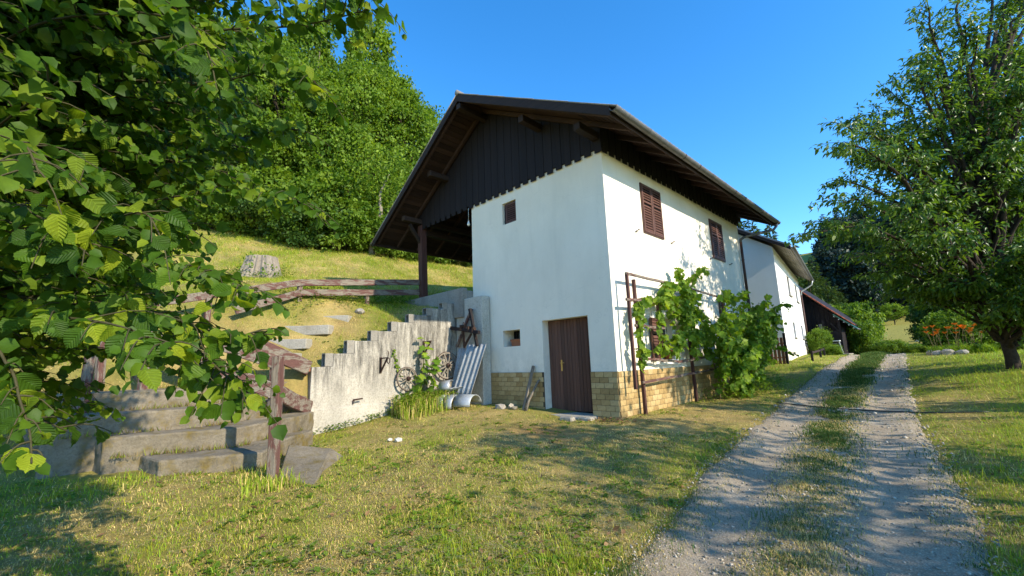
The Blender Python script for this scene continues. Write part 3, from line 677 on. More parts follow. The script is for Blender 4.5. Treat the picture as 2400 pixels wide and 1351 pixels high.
for sd_, nb in ((1, 34), (-1, 36)):                                   # soffit boards near the eaves, seen from below
    for k in range(nb):
        t0, t1 = k / nb, (k + 1) / nb
        if (sd_ > 0 and t1 < 0.74): continue
        P = [slope_pt(sd_, t0 + .002, -.062 - random.uniform(0, .004)), slope_pt(sd_, t1 - .002, -.062), slope_pt(sd_, t1 - .002, -.041), slope_pt(sd_, t0 + .002, -.041)]
        MB().extrude(P if sd_ > 0 else P[::-1], YN + .03, YF - .03).build('soffit_board', 'soffit', rf)
m = MB().tube([(RIDGE[0], YN - .04, RIDGE[1] + .05), (RIDGE[0], YF + .04, RIDGE[1] + .05)], 0.085, 10); m.build('ridge_cap', 'roof_sheet', rf)
ys = [YN + .16] + list(np.linspace(-0.16, YF - .14, 13))
for yy in ys:
    for sd_ in (1, -1):
        P = [slope_pt(sd_, 0.0, -.20), slope_pt(sd_, 0.972, -.19), slope_pt(sd_, 0.985, -.13), slope_pt(sd_, 0.985, -.063), slope_pt(sd_, 0, -.063)]
        MB().extrude(P if sd_ > 0 else P[::-1], yy - .045, yy + .045).build('rafter', 'rafter', rf, .004)
for sd_ in (1, -1):
    P = [slope_pt(sd_, 0.0, -.235), slope_pt(sd_, 1.0, -.215), slope_pt(sd_, 1.0, .012), slope_pt(sd_, 0, .012)]
    MB().extrude(P if sd_ > 0 else P[::-1], YN - .012, YN + .018).build('barge_board', 'dark_beam_x', rf, .004)
    P = [slope_pt(sd_, 0.0, -.215), slope_pt(sd_, 1.0, -.2), slope_pt(sd_, 1.0, .01), slope_pt(sd_, 0, .01)]
    MB().extrude(P if sd_ > 0 else P[::-1], YF - .018, YF + .012).build('barge_board', 'dark_beam_x', rf)
for (px, pz) in ((RIDGE[0], 9.10), (-.10, 6.72), (-8.0, 6.62), (-1.9, 7.75), (-6.3, 7.75)):
    MB().box(px - .09, px + .09, YN + .35 if abs(px - RIDGE[0]) > 1 else YN + .02, LEN + .6, pz - .12, pz + .06).build('purlin', 'dark_beam_y', rf, .008)
MB().bar((-8.0, -.55, 6.4), (-8.0, -.04, 5.75), .11, .12).build('brace', 'dark_beam_y', rf, .006)
MB().extrude([(1.015, 6.47), (1.015, 6.30), (0.99, 6.30), (0.99, 6.47)], YN + .03, YF - .03).build('fascia', 'soffit', rf)
def half_pipe(mb, x, z, rad, y0, y1, n=10, th=.006):
    P = [(x + (rad) * math.cos(a), z + rad * math.sin(a)) for a in np.linspace(math.pi, 2 * math.pi, n)] + [(x + (rad - th) * math.cos(a), z + (rad - th) * math.sin(a)) for a in np.linspace(2 * math.pi, math.pi, n)]
    k = len(P); v = [(p, y0, q) for p, q in P] + [(p, y1, q) for p, q in P]
    mb.add(v, [(i, (i + 1) % k, k + (i + 1) % k, k + i) for i in range(k)], True)
    for e in (0, k): mb.add([v[e + i] for i in range(k)], [(i, i + 1, k - 2 - i, k - 1 - i) for i in range(n - 1)])
m = MB(); half_pipe(m, 1.115, 6.45, .095, YN - .03, YF + .06); gut = m.build('gutter', 'zinc', H1)
for yy in list(np.linspace(YN + .5, YF - .3, 13)):
    m = MB(); half_pipe(m, 1.115, 6.45, .102, yy - .016, yy + .016, 10, .007); m.bar((1.19, yy, 6.46), (1.0, yy, 6.50), .03, .008); m.build('gutter_bracket', 'rust_iron' if random.random() < .6 else 'zinc', gut)
for yy in (1.0, 4.1, 7.2):
    m = MB(); half_pipe(m, 1.115, 6.45, .0995, yy - .05, yy + .05); m.build('joint_sleeve', 'zinc', gut)
m = MB().tube([(1.105, YF - .22, 6.38), (1.105, YF - .22, 6.26), (1.02, YF - .35, 6.10), (.20, 9.45, 5.82), (.085, 9.36, 5.72), (.085, 9.34, 5.60)], .052, 10); m.build('downpipe_bend', 'zinc', gut)
m = MB().tube([(.085, 9.34, 5.62), (.085, 9.34, 3.4)], .05, 10).tube([(.085, 9.34, 3.42), (.085, 9.34, .3)], .062, 10).torus((.085, 9.34, 4.9), (0, 0, 1), .055, .012, 16).torus((.085, 9.34, 3.4), (0, 0, 1), .064, .014, 16); m.build('downpipe', 'brown_pipe', gut)
m = MB(); half_pipe(m, EAL[0] - .085, EAL[1] - .06, .075, YN - .03, YF + .05); gl = m.build('gutter', 'dark_gutter', H1)
MB().box(EAL[0] - .02, EAL[0], YN + .03, YF - .03, EAL[1] - .14, EAL[1] - .005).build('fascia', 'dark_beam_y', rf)
# carport: posts, beams, back boards, slab
for yy in (0.0, 4.7, 9.2):
    MB().bar((-7.88, yy, 3.15), (-8.02, yy, 6.45), .24, .24, Vector((0, 1, 0))).build('post', 'post_red', H1, .01)
MB().box(-8.10, -7.92, .13, LEN, 6.10, 6.29).build('wall_plate', 'dark_beam_y', H1)
MB().box(-7.9, -5.06, -.004, .05, 6.385, 6.52).build('tie_beam', 'dark_beam_x', H1)
MB().box(-7.9, -5.06, 4.62, 4.78, 6.2, 6.4).build('tie_beam', 'dark_beam_x', H1)
MB().box(-8.6, -5.06, -.42, -.22, 2.7, 3.62).box(-8.6, -5.06, -.219, 9.3, 3.0, 3.55).build('carport_slab', 'block_concrete', H1, .01)
m = MB().tube([(-5.09, -.10, 6.3), (-5.09, -.10, 5.85)], .006, 5).lathe((-5.09, -.10, 5.68), [(0.0, 0), (.035, .02), (.05, .06), (.035, .11), (.02, .15), (.02, .18)], 10); m.build('lamp_bulb', 'bulb', H1)
for (hy, hz) in ((1.35, 4.53), (3.36, 4.56), (6.2, 4.5), (8.0, 4.55)):
    MB().tube([(.0, hy, hz), (.09, hy + .02, hz + .01), (.10, hy + .06, hz + .04)], .011, 5).tube([(.09, hy, hz), (.1, hy - .05, hz + .03)], .011, 5).tube([(.02, hy - .05, hz - .02), (.02, hy + .08, hz)], .008, 5).build('shutter_catch', 'rust_iron', H1)

# ------------------------------------------------------------------ stepped garden wall
W = thing('stepped_wall', (-5.6, -2.5, 0), 'stepped grey concrete garden wall with hollow blocks and dark weather streaks', 'wall')
WX0, WX1 = -5.74, -5.49
edges = [-4.65, -4.14, -3.6, -2.96, -2.37, -1.82, -1.23, -.65, -.30]; tops = [1.325, 1.64, 1.965, 2.235, 2.50, 2.74, 2.965, 3.175]
def wall_mesh():
    prof = [(edges[0] - .02, -0.9), (edges[0], tops[0])]
    for i in range(8):
        prof.append((edges[i + 1], tops[i]))
        if i < 7: prof.append((edges[i + 1], tops[i + 1]))
    prof.append((edges[-1], -0.9)); mb = MB(); P = []
    xs = [WX0, WX1]
    for X in xs: P += [(X, y, z) for y, z in prof]
    n = len(prof); F = [tuple(range(n)), tuple(range(2 * n - 1, n - 1, -1))] + [(i, n + i, n + (i + 1) % n, (i + 1) % n) for i in range(n)]
    mb.add(P, F); return mb
wo = wall_mesh().build('wall_body', 'wall_concrete', W, .012)
MB().box(WX1 - .01, WX1 + .035, -4.67, -.31, -.9, .33).build('footing', 'wall_concrete', W, .015)
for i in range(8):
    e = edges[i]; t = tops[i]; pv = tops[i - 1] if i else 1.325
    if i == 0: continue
    # hollow block end at every riser: open box, the shade in its hollow drawn by a near-black sheet
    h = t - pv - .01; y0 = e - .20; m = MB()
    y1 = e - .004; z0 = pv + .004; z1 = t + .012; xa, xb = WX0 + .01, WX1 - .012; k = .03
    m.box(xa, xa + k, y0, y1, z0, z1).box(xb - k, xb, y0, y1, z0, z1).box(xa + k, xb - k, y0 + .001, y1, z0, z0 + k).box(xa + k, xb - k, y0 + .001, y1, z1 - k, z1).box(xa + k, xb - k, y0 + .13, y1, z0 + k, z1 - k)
    MB().box(xa + k, xb - k, y0 + .12, y0 + .129, z0 + k, z1 - k).build('hollow_shade', 'dark_void', W)
    m.build('hollow_block', 'block_concrete', W, .006)
m = MB().box(-5.485, -4.23, -.34, -.03, -.6, 3.27).build('return_wall', 'return_concrete', W, .015)
MB().box(-5.62, -5.28, -.36, -.02, 3.10, 3.38).build('hollow_block', 'block_concrete', W, .01)
MB().box(-5.72, -5.5, -4.90, -4.67, 1.22, 1.33).build('cap_brick', 'worn_brick', W, .01)
# irons on the wall
def bracket(y, z, lab, hook):
    t = thing('wall_bracket', (WX1, y, z), lab, 'bracket')
    MB().box(WX1 - .01, WX1 + .03, y - .03, y + .03, z - .42, z).build('plate', 'rust_iron', t)
    MB().bar((WX1 + .02, y, z - .40), (WX1 + .34, y + .02, z - .03), .035, .035).build('strut', 'rust_iron', t)
    m = MB().bar((WX1 + .02, y, z - .03), (WX1 + .36, y + .02, z - .02), .03, .03)
    if hook: m.tube([(WX1 + .36, y + .02, z - .02), (WX1 + .40, y + .02, z + .10), (WX1 + .36, y + .02, z + .16)], .012, 5).torus((WX1 + .40, y + .02, z - .10), (0, 1, 0), .07, .012, 16)
    m.build('arm', 'rust_iron', t)
bracket(-2.88, 1.53, 'rusty triangular iron bracket with a ring hanging at its tip on the stepped wall', True)
bracket(-1.53, 1.98, 'rusty plain iron bracket behind the leafy fig shoot on the stepped wall', False)
t = thing('water_pipe', (WX1, -3.6, .47), 'short rusty pipe stub with a tap sticking out low from the stepped wall', 'pipe')
MB().tube([(WX1 - .02, -3.6, .47), (WX1 + .16, -3.56, .49)], .022, 7).tube([(WX1 + .14, -3.56, .49), (WX1 + .14, -3.42, .50)], .02, 7).build('pipe', 'rust_iron', t)
MB().tube([(WX1 + .03, -3.62, .47), (WX1 + .03, -3.62, .37)], .014, 6).build('tap', 'rust_iron', t)

# ------------------------------------------------------------------ cart wheels
def wheel(c, rad, lab, nsp, thick, tilt, wood):
    t = thing('old_cartwheel', c, lab, 'wheel', None); c = Vector(c); n = Vector((1, tilt[0], tilt[1])).normalized()
    a, b = frame(n)
    MB().torus(c, n, rad * .93, rad * .075, 36, 6, thick).build('felloe', wood, t)
    MB().torus(c, n, rad * 1.0, rad * .035, 36, 4, thick * 2.2).build('tyre', 'rust_iron', t)
    hb = MB().tube([c - n * .05, c + n * .02, c + n * .09, c + n * .13], [rad * .16, rad * .20, rad * .17, rad * .11], 12).build('hub', 'rust_iron', t)
    MB().tube([c + n * .13, c + n * .15], rad * .06, 8).build('axle_hole', 'dark_void', hb)
    for i in range(nsp):
        q = 2 * math.pi * (i + .3) / nsp; d = a * math.cos(q) + b * math.sin(q)
        MB().bar(c + d * rad * .15 + n * .03, c + d * rad * .90, rad * .10, rad * .075, n, 1, 0, .8).build('spoke', wood, t, .003)
wheel((-5.36, -2.13, .92), .33, 'small thick wooden cart wheel lying against the stepped wall', 10, .9, (.0, .22), 'old_wood')
wheel((-5.34, -.80, 1.25), .40, 'larger thin iron rimmed cart wheel hung near the corner of the stepped wall', 11, .5, (-.1, .06), 'old_wood')
MB_ = MB().torus((-5.36, -.92, 1.15), (1, -.1, .1), .40, .014, 36, 5); setp(MB_.build('iron_hoop', 'rust_iron'), 'loose rusty iron hoop behind the larger cart wheel', 'hoop')

# ------------------------------------------------------------------ cart frame on the return wall
t = thing('cart_harness', (-4.75, -.42, 1.8), 'dark A shaped wooden cart frame with iron fittings hung on the return wall', 'cart frame')
MB().bar((-4.60, -.42, 2.90), (-5.33, -.44, 1.80), .075, .075, seg=4, jit=.006).build('shaft', 'peel_z', t, .008)
MB().bar((-4.60, -.50, 2.90), (-4.28, -.50, 1.78), .085, .08, seg=4, jit=.006).build('shaft', 'dark_board', t, .008)
MB().bar((-5.62, -.52, 2.42), (-4.13, -.54, 2.16), .10, .10, seg=5, jit=.008).build('crossbar', 'dark_board', t, .01)
MB().tube([(-5.62, -.52, 2.42), (-5.42, -.52, 2.385)], .045, 8).build('bar_end', 'rust_iron', t)
MB().bar((-4.93, -.50, 2.25), (-4.88, -.50, 1.75), .05, .06).bar((-4.88, -.50, 1.80), (-4.55, -.50, 2.15), .05, .05).build('brace', 'rust_iron', t)
for (cx, cz) in ((-4.36, 2.32), (-4.26, 2.02), (-4.83, 2.45), (-4.97, 2.10)):
    MB().torus((cx, -.56, cz), (.4, 1, 0), .06, .012, 14, 5, 1.0).build('ring', 'rust_iron', t)
MB().tube([(-4.75, -.47, 2.62), (-4.6, -.52, 2.56), (-4.45, -.5, 2.60)], .012, 5).build('chain_rod', 'rust_iron', t)
for (cx, cz) in ((-4.95, 2.36), (-4.6, 2.29), (-4.4, 2.24)): MB().box(cx - .03, cx + .03, -.60, -.46, cz - .08, cz + .08).build('clamp', 'rust_iron', t)

# ------------------------------------------------------------------ old roofing sheets in the corner
def corr_sheet(name, p0, ex, ey, nrm, nw, amp, mat, label, cat, group=None, curl=0.0):
    """corrugated sheet: corner p0, edges ex (across the waves) and ey"""
    p0, ex, ey, nrm = map(Vector, (p0, ex, ey, nrm)); nrm.normalize(); nx, ny = nw * 8 + 1, 7; V = []; 
    for i in range(nx):
        for j in range(ny):
            a, b = i / (nx - 1), j / (ny - 1)
            V.append(p0 + ex * a + ey * b + nrm * (amp * math.cos(2 * math.pi * nw * a) + curl * math.sin(math.pi * b)))
    F = [(i * ny + j, (i + 1) * ny + j, (i + 1) * ny + j + 1, i * ny + j + 1) for i in range(nx - 1) for j in range(ny - 1)]
    o = MB().add(V, F, True).build(name, mat); s_ = o.modifiers.new('thick', 'SOLIDIFY'); s_.thickness = .012
    return setp(o, label, cat, group)
corr_sheet('corrugated_sheet', (-4.86, -.98, .42), (.72, .10, -.02), (.14, .50, 1.42), (0, -1, .3), 4, .026, 'fibre_cement', 'wide grey corrugated sheet leaning in front of the cart frame', 'roof sheet')
corr_sheet('corrugated_sheet', (-5.22, -.80, .30), (.40, .02, 0), (.0, .36, 1.45), (0, -1, .3), 2, .026, 'fibre_cement', 'narrow grey corrugated sheet standing behind the wide leaning sheet', 'roof sheet')
corr_sheet('corrugated_sheet', (-5.3, -1.10, .55), (.62, -.12, .03), (.16, .42, .06), (0, .15, 1), 3, .03, 'fibre_cement', 'short grey corrugated offcut lying flat on the heap', 'roof sheet')
def ridge_tile(c, ang, ln, rad, mat, lab, tilt=0.0, span=(0.0, 3.1)):
    c = Vector(c); ax = Vector((math.cos(ang), math.sin(ang), tilt)).normalized(); sd_, up_ = frame(ax); n = 14; P = []
    for k in range(n):
        q = span[0] + (span[1] - span[0]) * k / (n - 1); d = sd_ * math.cos(q) + up_ * math.sin(q)
        for e, rr in ((0, rad), (.5, rad * .97), (1, rad * .93)): P.append(c + ax * (ln * e) + d * rr)
    F = [(3 * k + j, 3 * k + j + 1, 3 * k + 4 + j, 3 * k + 3 + j) for k in range(n - 1) for j in range(2)]
    o = MB().add(P, F, True).build('curved_sheet', mat); s_ = o.modifiers.new('thick', 'SOLIDIFY'); s_.thickness = .02
    return setp(o, lab, 'curved sheet')
ridge_tile((-4.35, -1.10, .18), R(12), .56, .29, 'pale_metal', 'pale blue grey rounded sheet lying on its side at the wall foot', .02, (-.1, 2.9))
ridge_tile((-4.62, -1.26, .16), R(14), .30, .31, 'grey_metal', 'light curved metal hood in front of the pale rounded sheet', .02, (-.2, 2.7))
ridge_tile((-4.90, -1.36, .15), R(18), .26, .32, 'pale_metal', 'whitish curved trough at the end of the scrap heap', .0, (-.15, 2.5))
ridge_tile((-5.02, -1.22, .62), R(25), .34, .20, 'grey_metal', 'small upturned curved sheet on top of the scrap heap', .15, (-.4, 2.2))
t = thing('broken_board', (-5.2, -1.5, .05), 'splintered grey board propped beside the curved sheets', 'board')
MB().bar((-5.05, -1.62, -.02), (-4.98, -1.30, .62), .15, .03, seg=4, jit=.01).build('plank', 'old_wood', t)
MB().bar((-5.30, -1.55, .52), (-4.98, -1.36, .62), .14, .03, seg=3, jit=.012).build('plank', 'old_wood', t)
setp(MB().bar((-2.60, -.42, .02), (-2.52, -.045, 1.17), .085, .045, seg=3, jit=.004).build('leaning_post', 'old_wood'), 'square grey post leaning against the plinth left of the door', 'post')
setp(MB().tube([(-2.46, -.46, .02), (-2.44, -.36, .30), (-2.40, -.22, .52), (-2.34, -.07, .78), (-2.30, -.06, .80)], [.035, .034, .03, .03, .022], 7).build('leaning_stick', 'old_wood'), 'crooked bare stick leaning beside the square post', 'stick')
# step, lump, rubble
setp(MB().hexa([(-2.35, -.42, -.2), (-.55, -.40, -.2), (-.55, .25, -.2), (-2.35, .25, -.2), (-2.33, -.40, .015), (-.58, -.38, -.005), (-.58, .25, .02), (-2.33, .25, .02)]).build('door_step', 'slab_concrete', None, .02), 'low concrete step in front of the plank door', 'step')
setp(MB().hexa([(-1.28, -.66, -.25), (-.86, -.62, -.25), (-.86, -.40, -.25), (-1.28, -.42, -.25), (-1.22, -.63, .02), (-.92, -.60, .01), (-.92, -.43, .01), (-1.22, -.44, .02)]).build('kerb_stone', 'rock', None, .02), 'mossy squared stone lying before the door step', 'stone')
for i, (x, y, s, lab) in enumerate([(-3.30, -.55, .17, 'brown rubble stone beside the pale rounded sheet'), (-3.05, -.42, .13, 'small grey rubble stone behind the brown one'), (-2.85, -.50, .10, 'angular rubble stone near the leaning post'), (-4.9, -2.0, .20, 'brown stone hidden in the weeds under the cart wheels')]):
    setp(MB().blob((x, y, gz(x, y) + s * .35), (s, s * .8, s * .6), i, 1, .3).build('rubble_stone', 'rock'), lab, 'stone')
for i, (x, y, s, lab) in enumerate([(-2.80, -3.84, .085, 'larger white stone lying in the open lawn'), (-2.98, -3.93, .06, 'smaller whitish stone beside the larger one in the lawn')]):
    setp(MB().blob((x, y, gz(x, y) + .03), (s, s, s * .6), 20 + i, 1, .2).build('white_stone', 'pale_stone'), lab, 'stone')
t = setp(MB().blob((-4.95, -2.45, gz(-4.95, -2.45) + .05), (.10, .05, .05), 31, 2, .5).build('litter', 'red_plastic'), 'crumpled red plastic wrapper under the weeds', 'litter')
# pots
def pot(c, r, h, lab, soil=True):
    t = thing('flower_pot', c, lab, 'flower pot')
    MB().lathe(c, [(0, 0), (r * .72, 0), (r * .92, h * .8), (r, h * .8), (r * 1.02, h), (r * .9, h), (r * .86, h * .84), (0, h * .84)], 16).build('pot', 'terracotta', t)
    MB().lathe(c, [(0, h * .86), (r * .85, h * .85)], 12).build('soil', 'dark_soil', t)
t = thing('flower_trough', (-3.25, .2, NICHE[2]), 'orange terracotta trough standing in the small wall niche', 'flower pot')
MB().hexa([(-3.46, .10, NICHE[2] + .002), (-3.12, .10, NICHE[2] + .002), (-3.12, .26, NICHE[2] + .002), (-3.46, .26, NICHE[2] + .002), (-3.49, .08, NICHE[2] + .20), (-3.09, .08, NICHE[2] + .20), (-3.09, .28, NICHE[2] + .20), (-3.49, .28, NICHE[2] + .20)]).box(-3.50, -3.08, .072, .288, NICHE[2] + .16, NICHE[2] + .201).build('trough', 'terracotta', t, .006)
MB().box(-3.46, -3.12, .1, .26, NICHE[2] + .2, NICHE[2] + .212).build('soil', 'dark_soil', t)
pot((-.06, 2.62, 1.225), .13, .24, 'terracotta pot on the sill of the barred window')

# ------------------------------------------------------------------ concrete corner stair, rails
ST = thing('garden_stair', (-4.2, -6.7, 0), 'mossy concrete corner stair climbing from the lawn to the slope', 'stair')
def step(nose, back, z0, z1, jz=.012):
    poly = nose + back; mb = MB(); n = len(poly); P = [(x, y, z0) for x, y in poly] + [(x, y, z1 + random.uniform(-jz, jz)) for x, y in poly]
    mb.add(P, [tuple(range(n - 1, -1, -1)), tuple(range(n, 2 * n))] + [(i, (i + 1) % n, n + (i + 1) % n, n + i) for i in range(n)])
    o = mb.build('step', 'stair_concrete', ST, .03); o.modifiers['bevel'].segments = 2
    sb = o.modifiers.new('sub', 'SUBSURF'); sb.subdivision_type = 'SIMPLE'; sb.levels = sb.render_levels = 4
    tx = bpy.data.textures.new('chips', 'CLOUDS'); tx.noise_scale = .16; tx.noise_depth = 3
    dm = o.modifiers.new('chips', 'DISPLACE'); dm.texture = tx; dm.strength = .05; dm.mid_level = .55; dm.texture_coords = 'GLOBAL'; return o
step([(-3.05, -7.6), (-2.47, -6.38), (-3.4, -5.85), (-4.2, -5.0)], [(-4.9, -5.2), (-4.1, -6.6), (-4.6, -7.9)], -.7, .03)
step([(-4.05, -8.2), (-3.40, -6.62), (-4.48, -5.18), (-4.9, -4.75)], [(-5.45, -5.0), (-4.9, -6.7), (-5.2, -8.4)], -.6, .34)
step([(-4.6, -8.9), (-4.22, -6.74), (-5.46, -4.97), (-5.47, -4.72)], [(-6.3, -4.75), (-6.0, -6.9), (-6.3, -8.9)], -.5, .66)
step([(-5.5, -9.2), (-5.05, -7.06), (-5.66, -5.53), (-5.78, -4.72)], [(-6.7, -4.8), (-6.6, -7.0), (-6.8, -9.0)], -.4, 1.0)
MB().add([(-1.80, -6.35, -.36), (-1.15, -6.05, -.40), (-2.35, -5.05, -.3), (-3.15, -5.75, -.2), (-1.80, -6.35, -.27), (-1.15, -6.05, -.31), (-2.75, -5.20, -.13), (-3.15, -5.80, -.02)], [(3, 2, 1, 0), (4, 5, 6, 7), (0, 1, 5, 4), (1, 2, 6, 5), (2, 3, 7, 6), (3, 0, 4, 7)]).build('bottom_slab', 'stair_concrete', ST, .02)
setp(MB().bar((-1.68, -6.44, -.7), (-1.71, -6.46, 1.49), .125, .125, Vector((1, .9, 0)), 6, .006).build('rail_post', 'peel_z', None, .012), 'tall weathered maroon post at the foot of the concrete stair', 'post')
LR = thing('lower_railing', (-5.5, -5.5, 1.0), 'peeling maroon plank railing above the corner stair ending at the stepped wall', 'railing')
def rail(parent, a, b, ht, th, seg=6): return MB().bar(a, b, th, ht, seg=seg, jit=.008).build('rail', 'peel_y', parent, .012)
rail(LR, (-5.52, -4.70, 1.30), (-5.15, -6.15, 1.93), .33, .10); rail(LR, (-5.34, -4.70, .38), (-4.57, -5.67, .84), .32, .10); rail(LR, (-4.57, -5.67, .84), (-5.50, -7.78, 2.0), .30, .10)
rail(LR, (-4.60, -5.72, 1.42), (-4.95, -6.62, 1.80), .20, .09)
for (a, b) in (((-6.2, -7.76, 1.1), (-6.2, -7.77, 1.95)), ((-6.05, -8.31, 1.0), (-6.06, -8.33, 1.94)), ((-5.24, -8.49, .3), (-5.23, -8.48, 1.89)), ((-5.40, -5.35, .6), (-5.40, -5.35, 1.62)), ((-4.66, -5.70, .5), (-4.66, -5.70, 1.52)), ((-5.48, -7.72, .9), (-5.48, -7.72, 2.0))):
    MB().bar(a, b, .12, .12, Vector((1, .5, 0)), 4, .006).build('post', 'peel_z', LR, .01)
UR = thing('upper_railing', (-8.1, -3, 3.3), 'weathered two rail plank fence from the carport post along the grass path', 'railing')
pts_u = [((-7.95, -.16, 4.27), (-8.14, -4.16, 3.86)), ((-8.14, -4.16, 3.86), (-7.45, -6.75, 3.12)), ((-7.95, -.16, 3.90), (-8.14, -4.16, 3.55)), ((-8.14, -4.16, 3.55), (-7.35, -5.95, 2.82)), ((-7.45, -6.75, 3.12), (-6.9, -8.6, 2.6))]
for a, b in pts_u: rail(UR, a, b, .20, .075, 8)
for (x, y, z0, z1) in ((-8.20, -4.16, 3.1, 3.93), (-8.12, -2.06, 3.1, 3.72), (-7.5, -6.5, 2.3, 3.12), (-6.98, -8.5, 1.9, 2.6)):
    MB().bar((x, y, z0), (x, y, z1), .12, .12, Vector((1, .2, 0)), 3, .004).build('post', 'peel_z', UR, .01)
# treads set into the grass path
for i, (a, b, lab) in enumerate([((-7.75, -3.9, 2.66), (-6.95, -3.1, 2.66), 'grey concrete tread in the grass path, topmost below the plank fence'), ((-7.75, -4.91, 2.33), (-6.62, -3.78, 2.33), 'long grey concrete tread in the grass path, second from the top'),
                                 ((-7.12, -5.13, 1.93), (-6.40, -4.42, 1.93), 'grey concrete tread in the grass path, third from the top'), ((-6.75, -5.5, 1.55), (-6.0, -4.8, 1.55), 'grassed over concrete tread in the path just above the plank railing')]):
    a, b = Vector(a), Vector(b); setp(MB().bar(a, b, .34, .26, seg=4, jit=.01).build('path_tread', 'slab_concrete', None, .015), lab, 'step')
setp(MB().blob((-7.2, -2.7, gz(-7.2, -2.7) + .04), (.18, .14, .11), 41, 2, .25).build('field_stone', 'rock'), 'pale field stone in the grass beside the top tread', 'stone')
# stump
t = thing('tree_stump', (-12.85, -4.1, 4.75), 'broad grey cut tree stump overgrown with ivy on the grassy slope', 'tree stump')
P = []; n = 56; zb = gz(-12.85, -4.1) - .2; prof = [(zb, 1.0), (zb + .35, .80), (zb + .70, .68), (zb + .93, .62)]
for z, k in prof:
    for i in range(n):
        a = 2 * math.pi * i / n; rr = .80 * k * (1 + .07 * math.sin(3 * a) + .05 * math.sin(7 * a + 1) + (.05 if i % 3 == 0 else -.02) + random.uniform(-.03, .03)); P.append((-12.85 + rr * math.cos(a), -4.1 + rr * math.sin(a), z + (random.uniform(-.05, .06) if z > zb + 1 else 0)))
F = [(i + n * j, (i + 1) % n + n * j, (i + 1) % n + n * (j + 1), i + n * (j + 1)) for j in range(3) for i in range(n)] + [tuple(3 * n + i for i in range(n))]
MB().add(P, F).build('stump', 'old_wood', t)
rr = np.random.default_rng(5); k = 120; a = rr.uniform(-2.4, .9, k); hh = rr.random(k) ** 1.2
Pi = np.c_[-12.85 + (.92 - .32 * hh) * np.cos(a), -4.1 + (.92 - .32 * hh) * np.sin(a), zb + .1 + hh * .95]; keep = (fbm(N2, a * 3, hh * 3, 1) > .5); Pi = Pi[keep]
No = np.c_[np.cos(a), np.sin(a), np.full(k, .3)][keep]
leaf_object('ivy', DIA, Pi, rv(len(Pi), rr) + [0, 0, -.5], No, rr.uniform(.08, .16, len(Pi)), 'shrub_leaf', t)

# ------------------------------------------------------------------ trellis
TR = thing('trellis', (.2, 2, 0), 'dark red wooden trellis of posts and rails standing before the white long wall', 'trellis')
for (x, y, z0, z1) in ((.16, .80, -.3, 3.16), (.16, 3.60, -.2, 3.12), (.16, 6.5, -.1, 3.05)):
    MB().bar((x, y, z0), (x - .02, y - .02, z1), .075, .075, Vector((1, 0, 0)), 5, .006).build('post', 'post_red', TR, .006)
MB().bar((.28, .24, .60), (.28, .24, 3.24), .06, .07, Vector((1, 0, 0)), 5, .006).build('slat', 'post_red', TR, .005)
MB().bar((.28, 1.62, 1.55), (.28, 1.60, 2.62), .06, .06, Vector((1, 0, 0)), 4, .006).build('slat', 'post_red', TR, .005)
for (a, b, hgt) in (((.28, .20, 3.22), (.25, 4.0, 3.20), .06), ((.30, .10, 2.60), (.26, 3.55, 2.68), .06), ((.30, .40, 2.02), (.28, 1.85, 2.00), .06), ((.22, .72, 1.27), (.22, 2.6, 1.15), .06), ((.22, 2.6, 1.15), (.22, 5.6, 1.30), .06), ((.24, .62, .72), (.24, 3.9, .84), .055), ((.24, 3.9, .84), (.22, 6.0, .9), .05), ((.25, 4.0, 2.0), (.25, 6.5, 2.0), .05), ((.25, 4.0, 3.2), (.25, 6.6, 3.1), .05)):
    MB().bar(a, b, .05, hgt, seg=7, jit=.012).build('rail', 'peel_y', TR, .005)
for (y, z) in ((.80, 2.66), (3.60, 2.70), (3.60, 3.15)): MB().bar((.02, y, z), (.30, y, z), .05, .05).build('arm', 'post_red', TR)

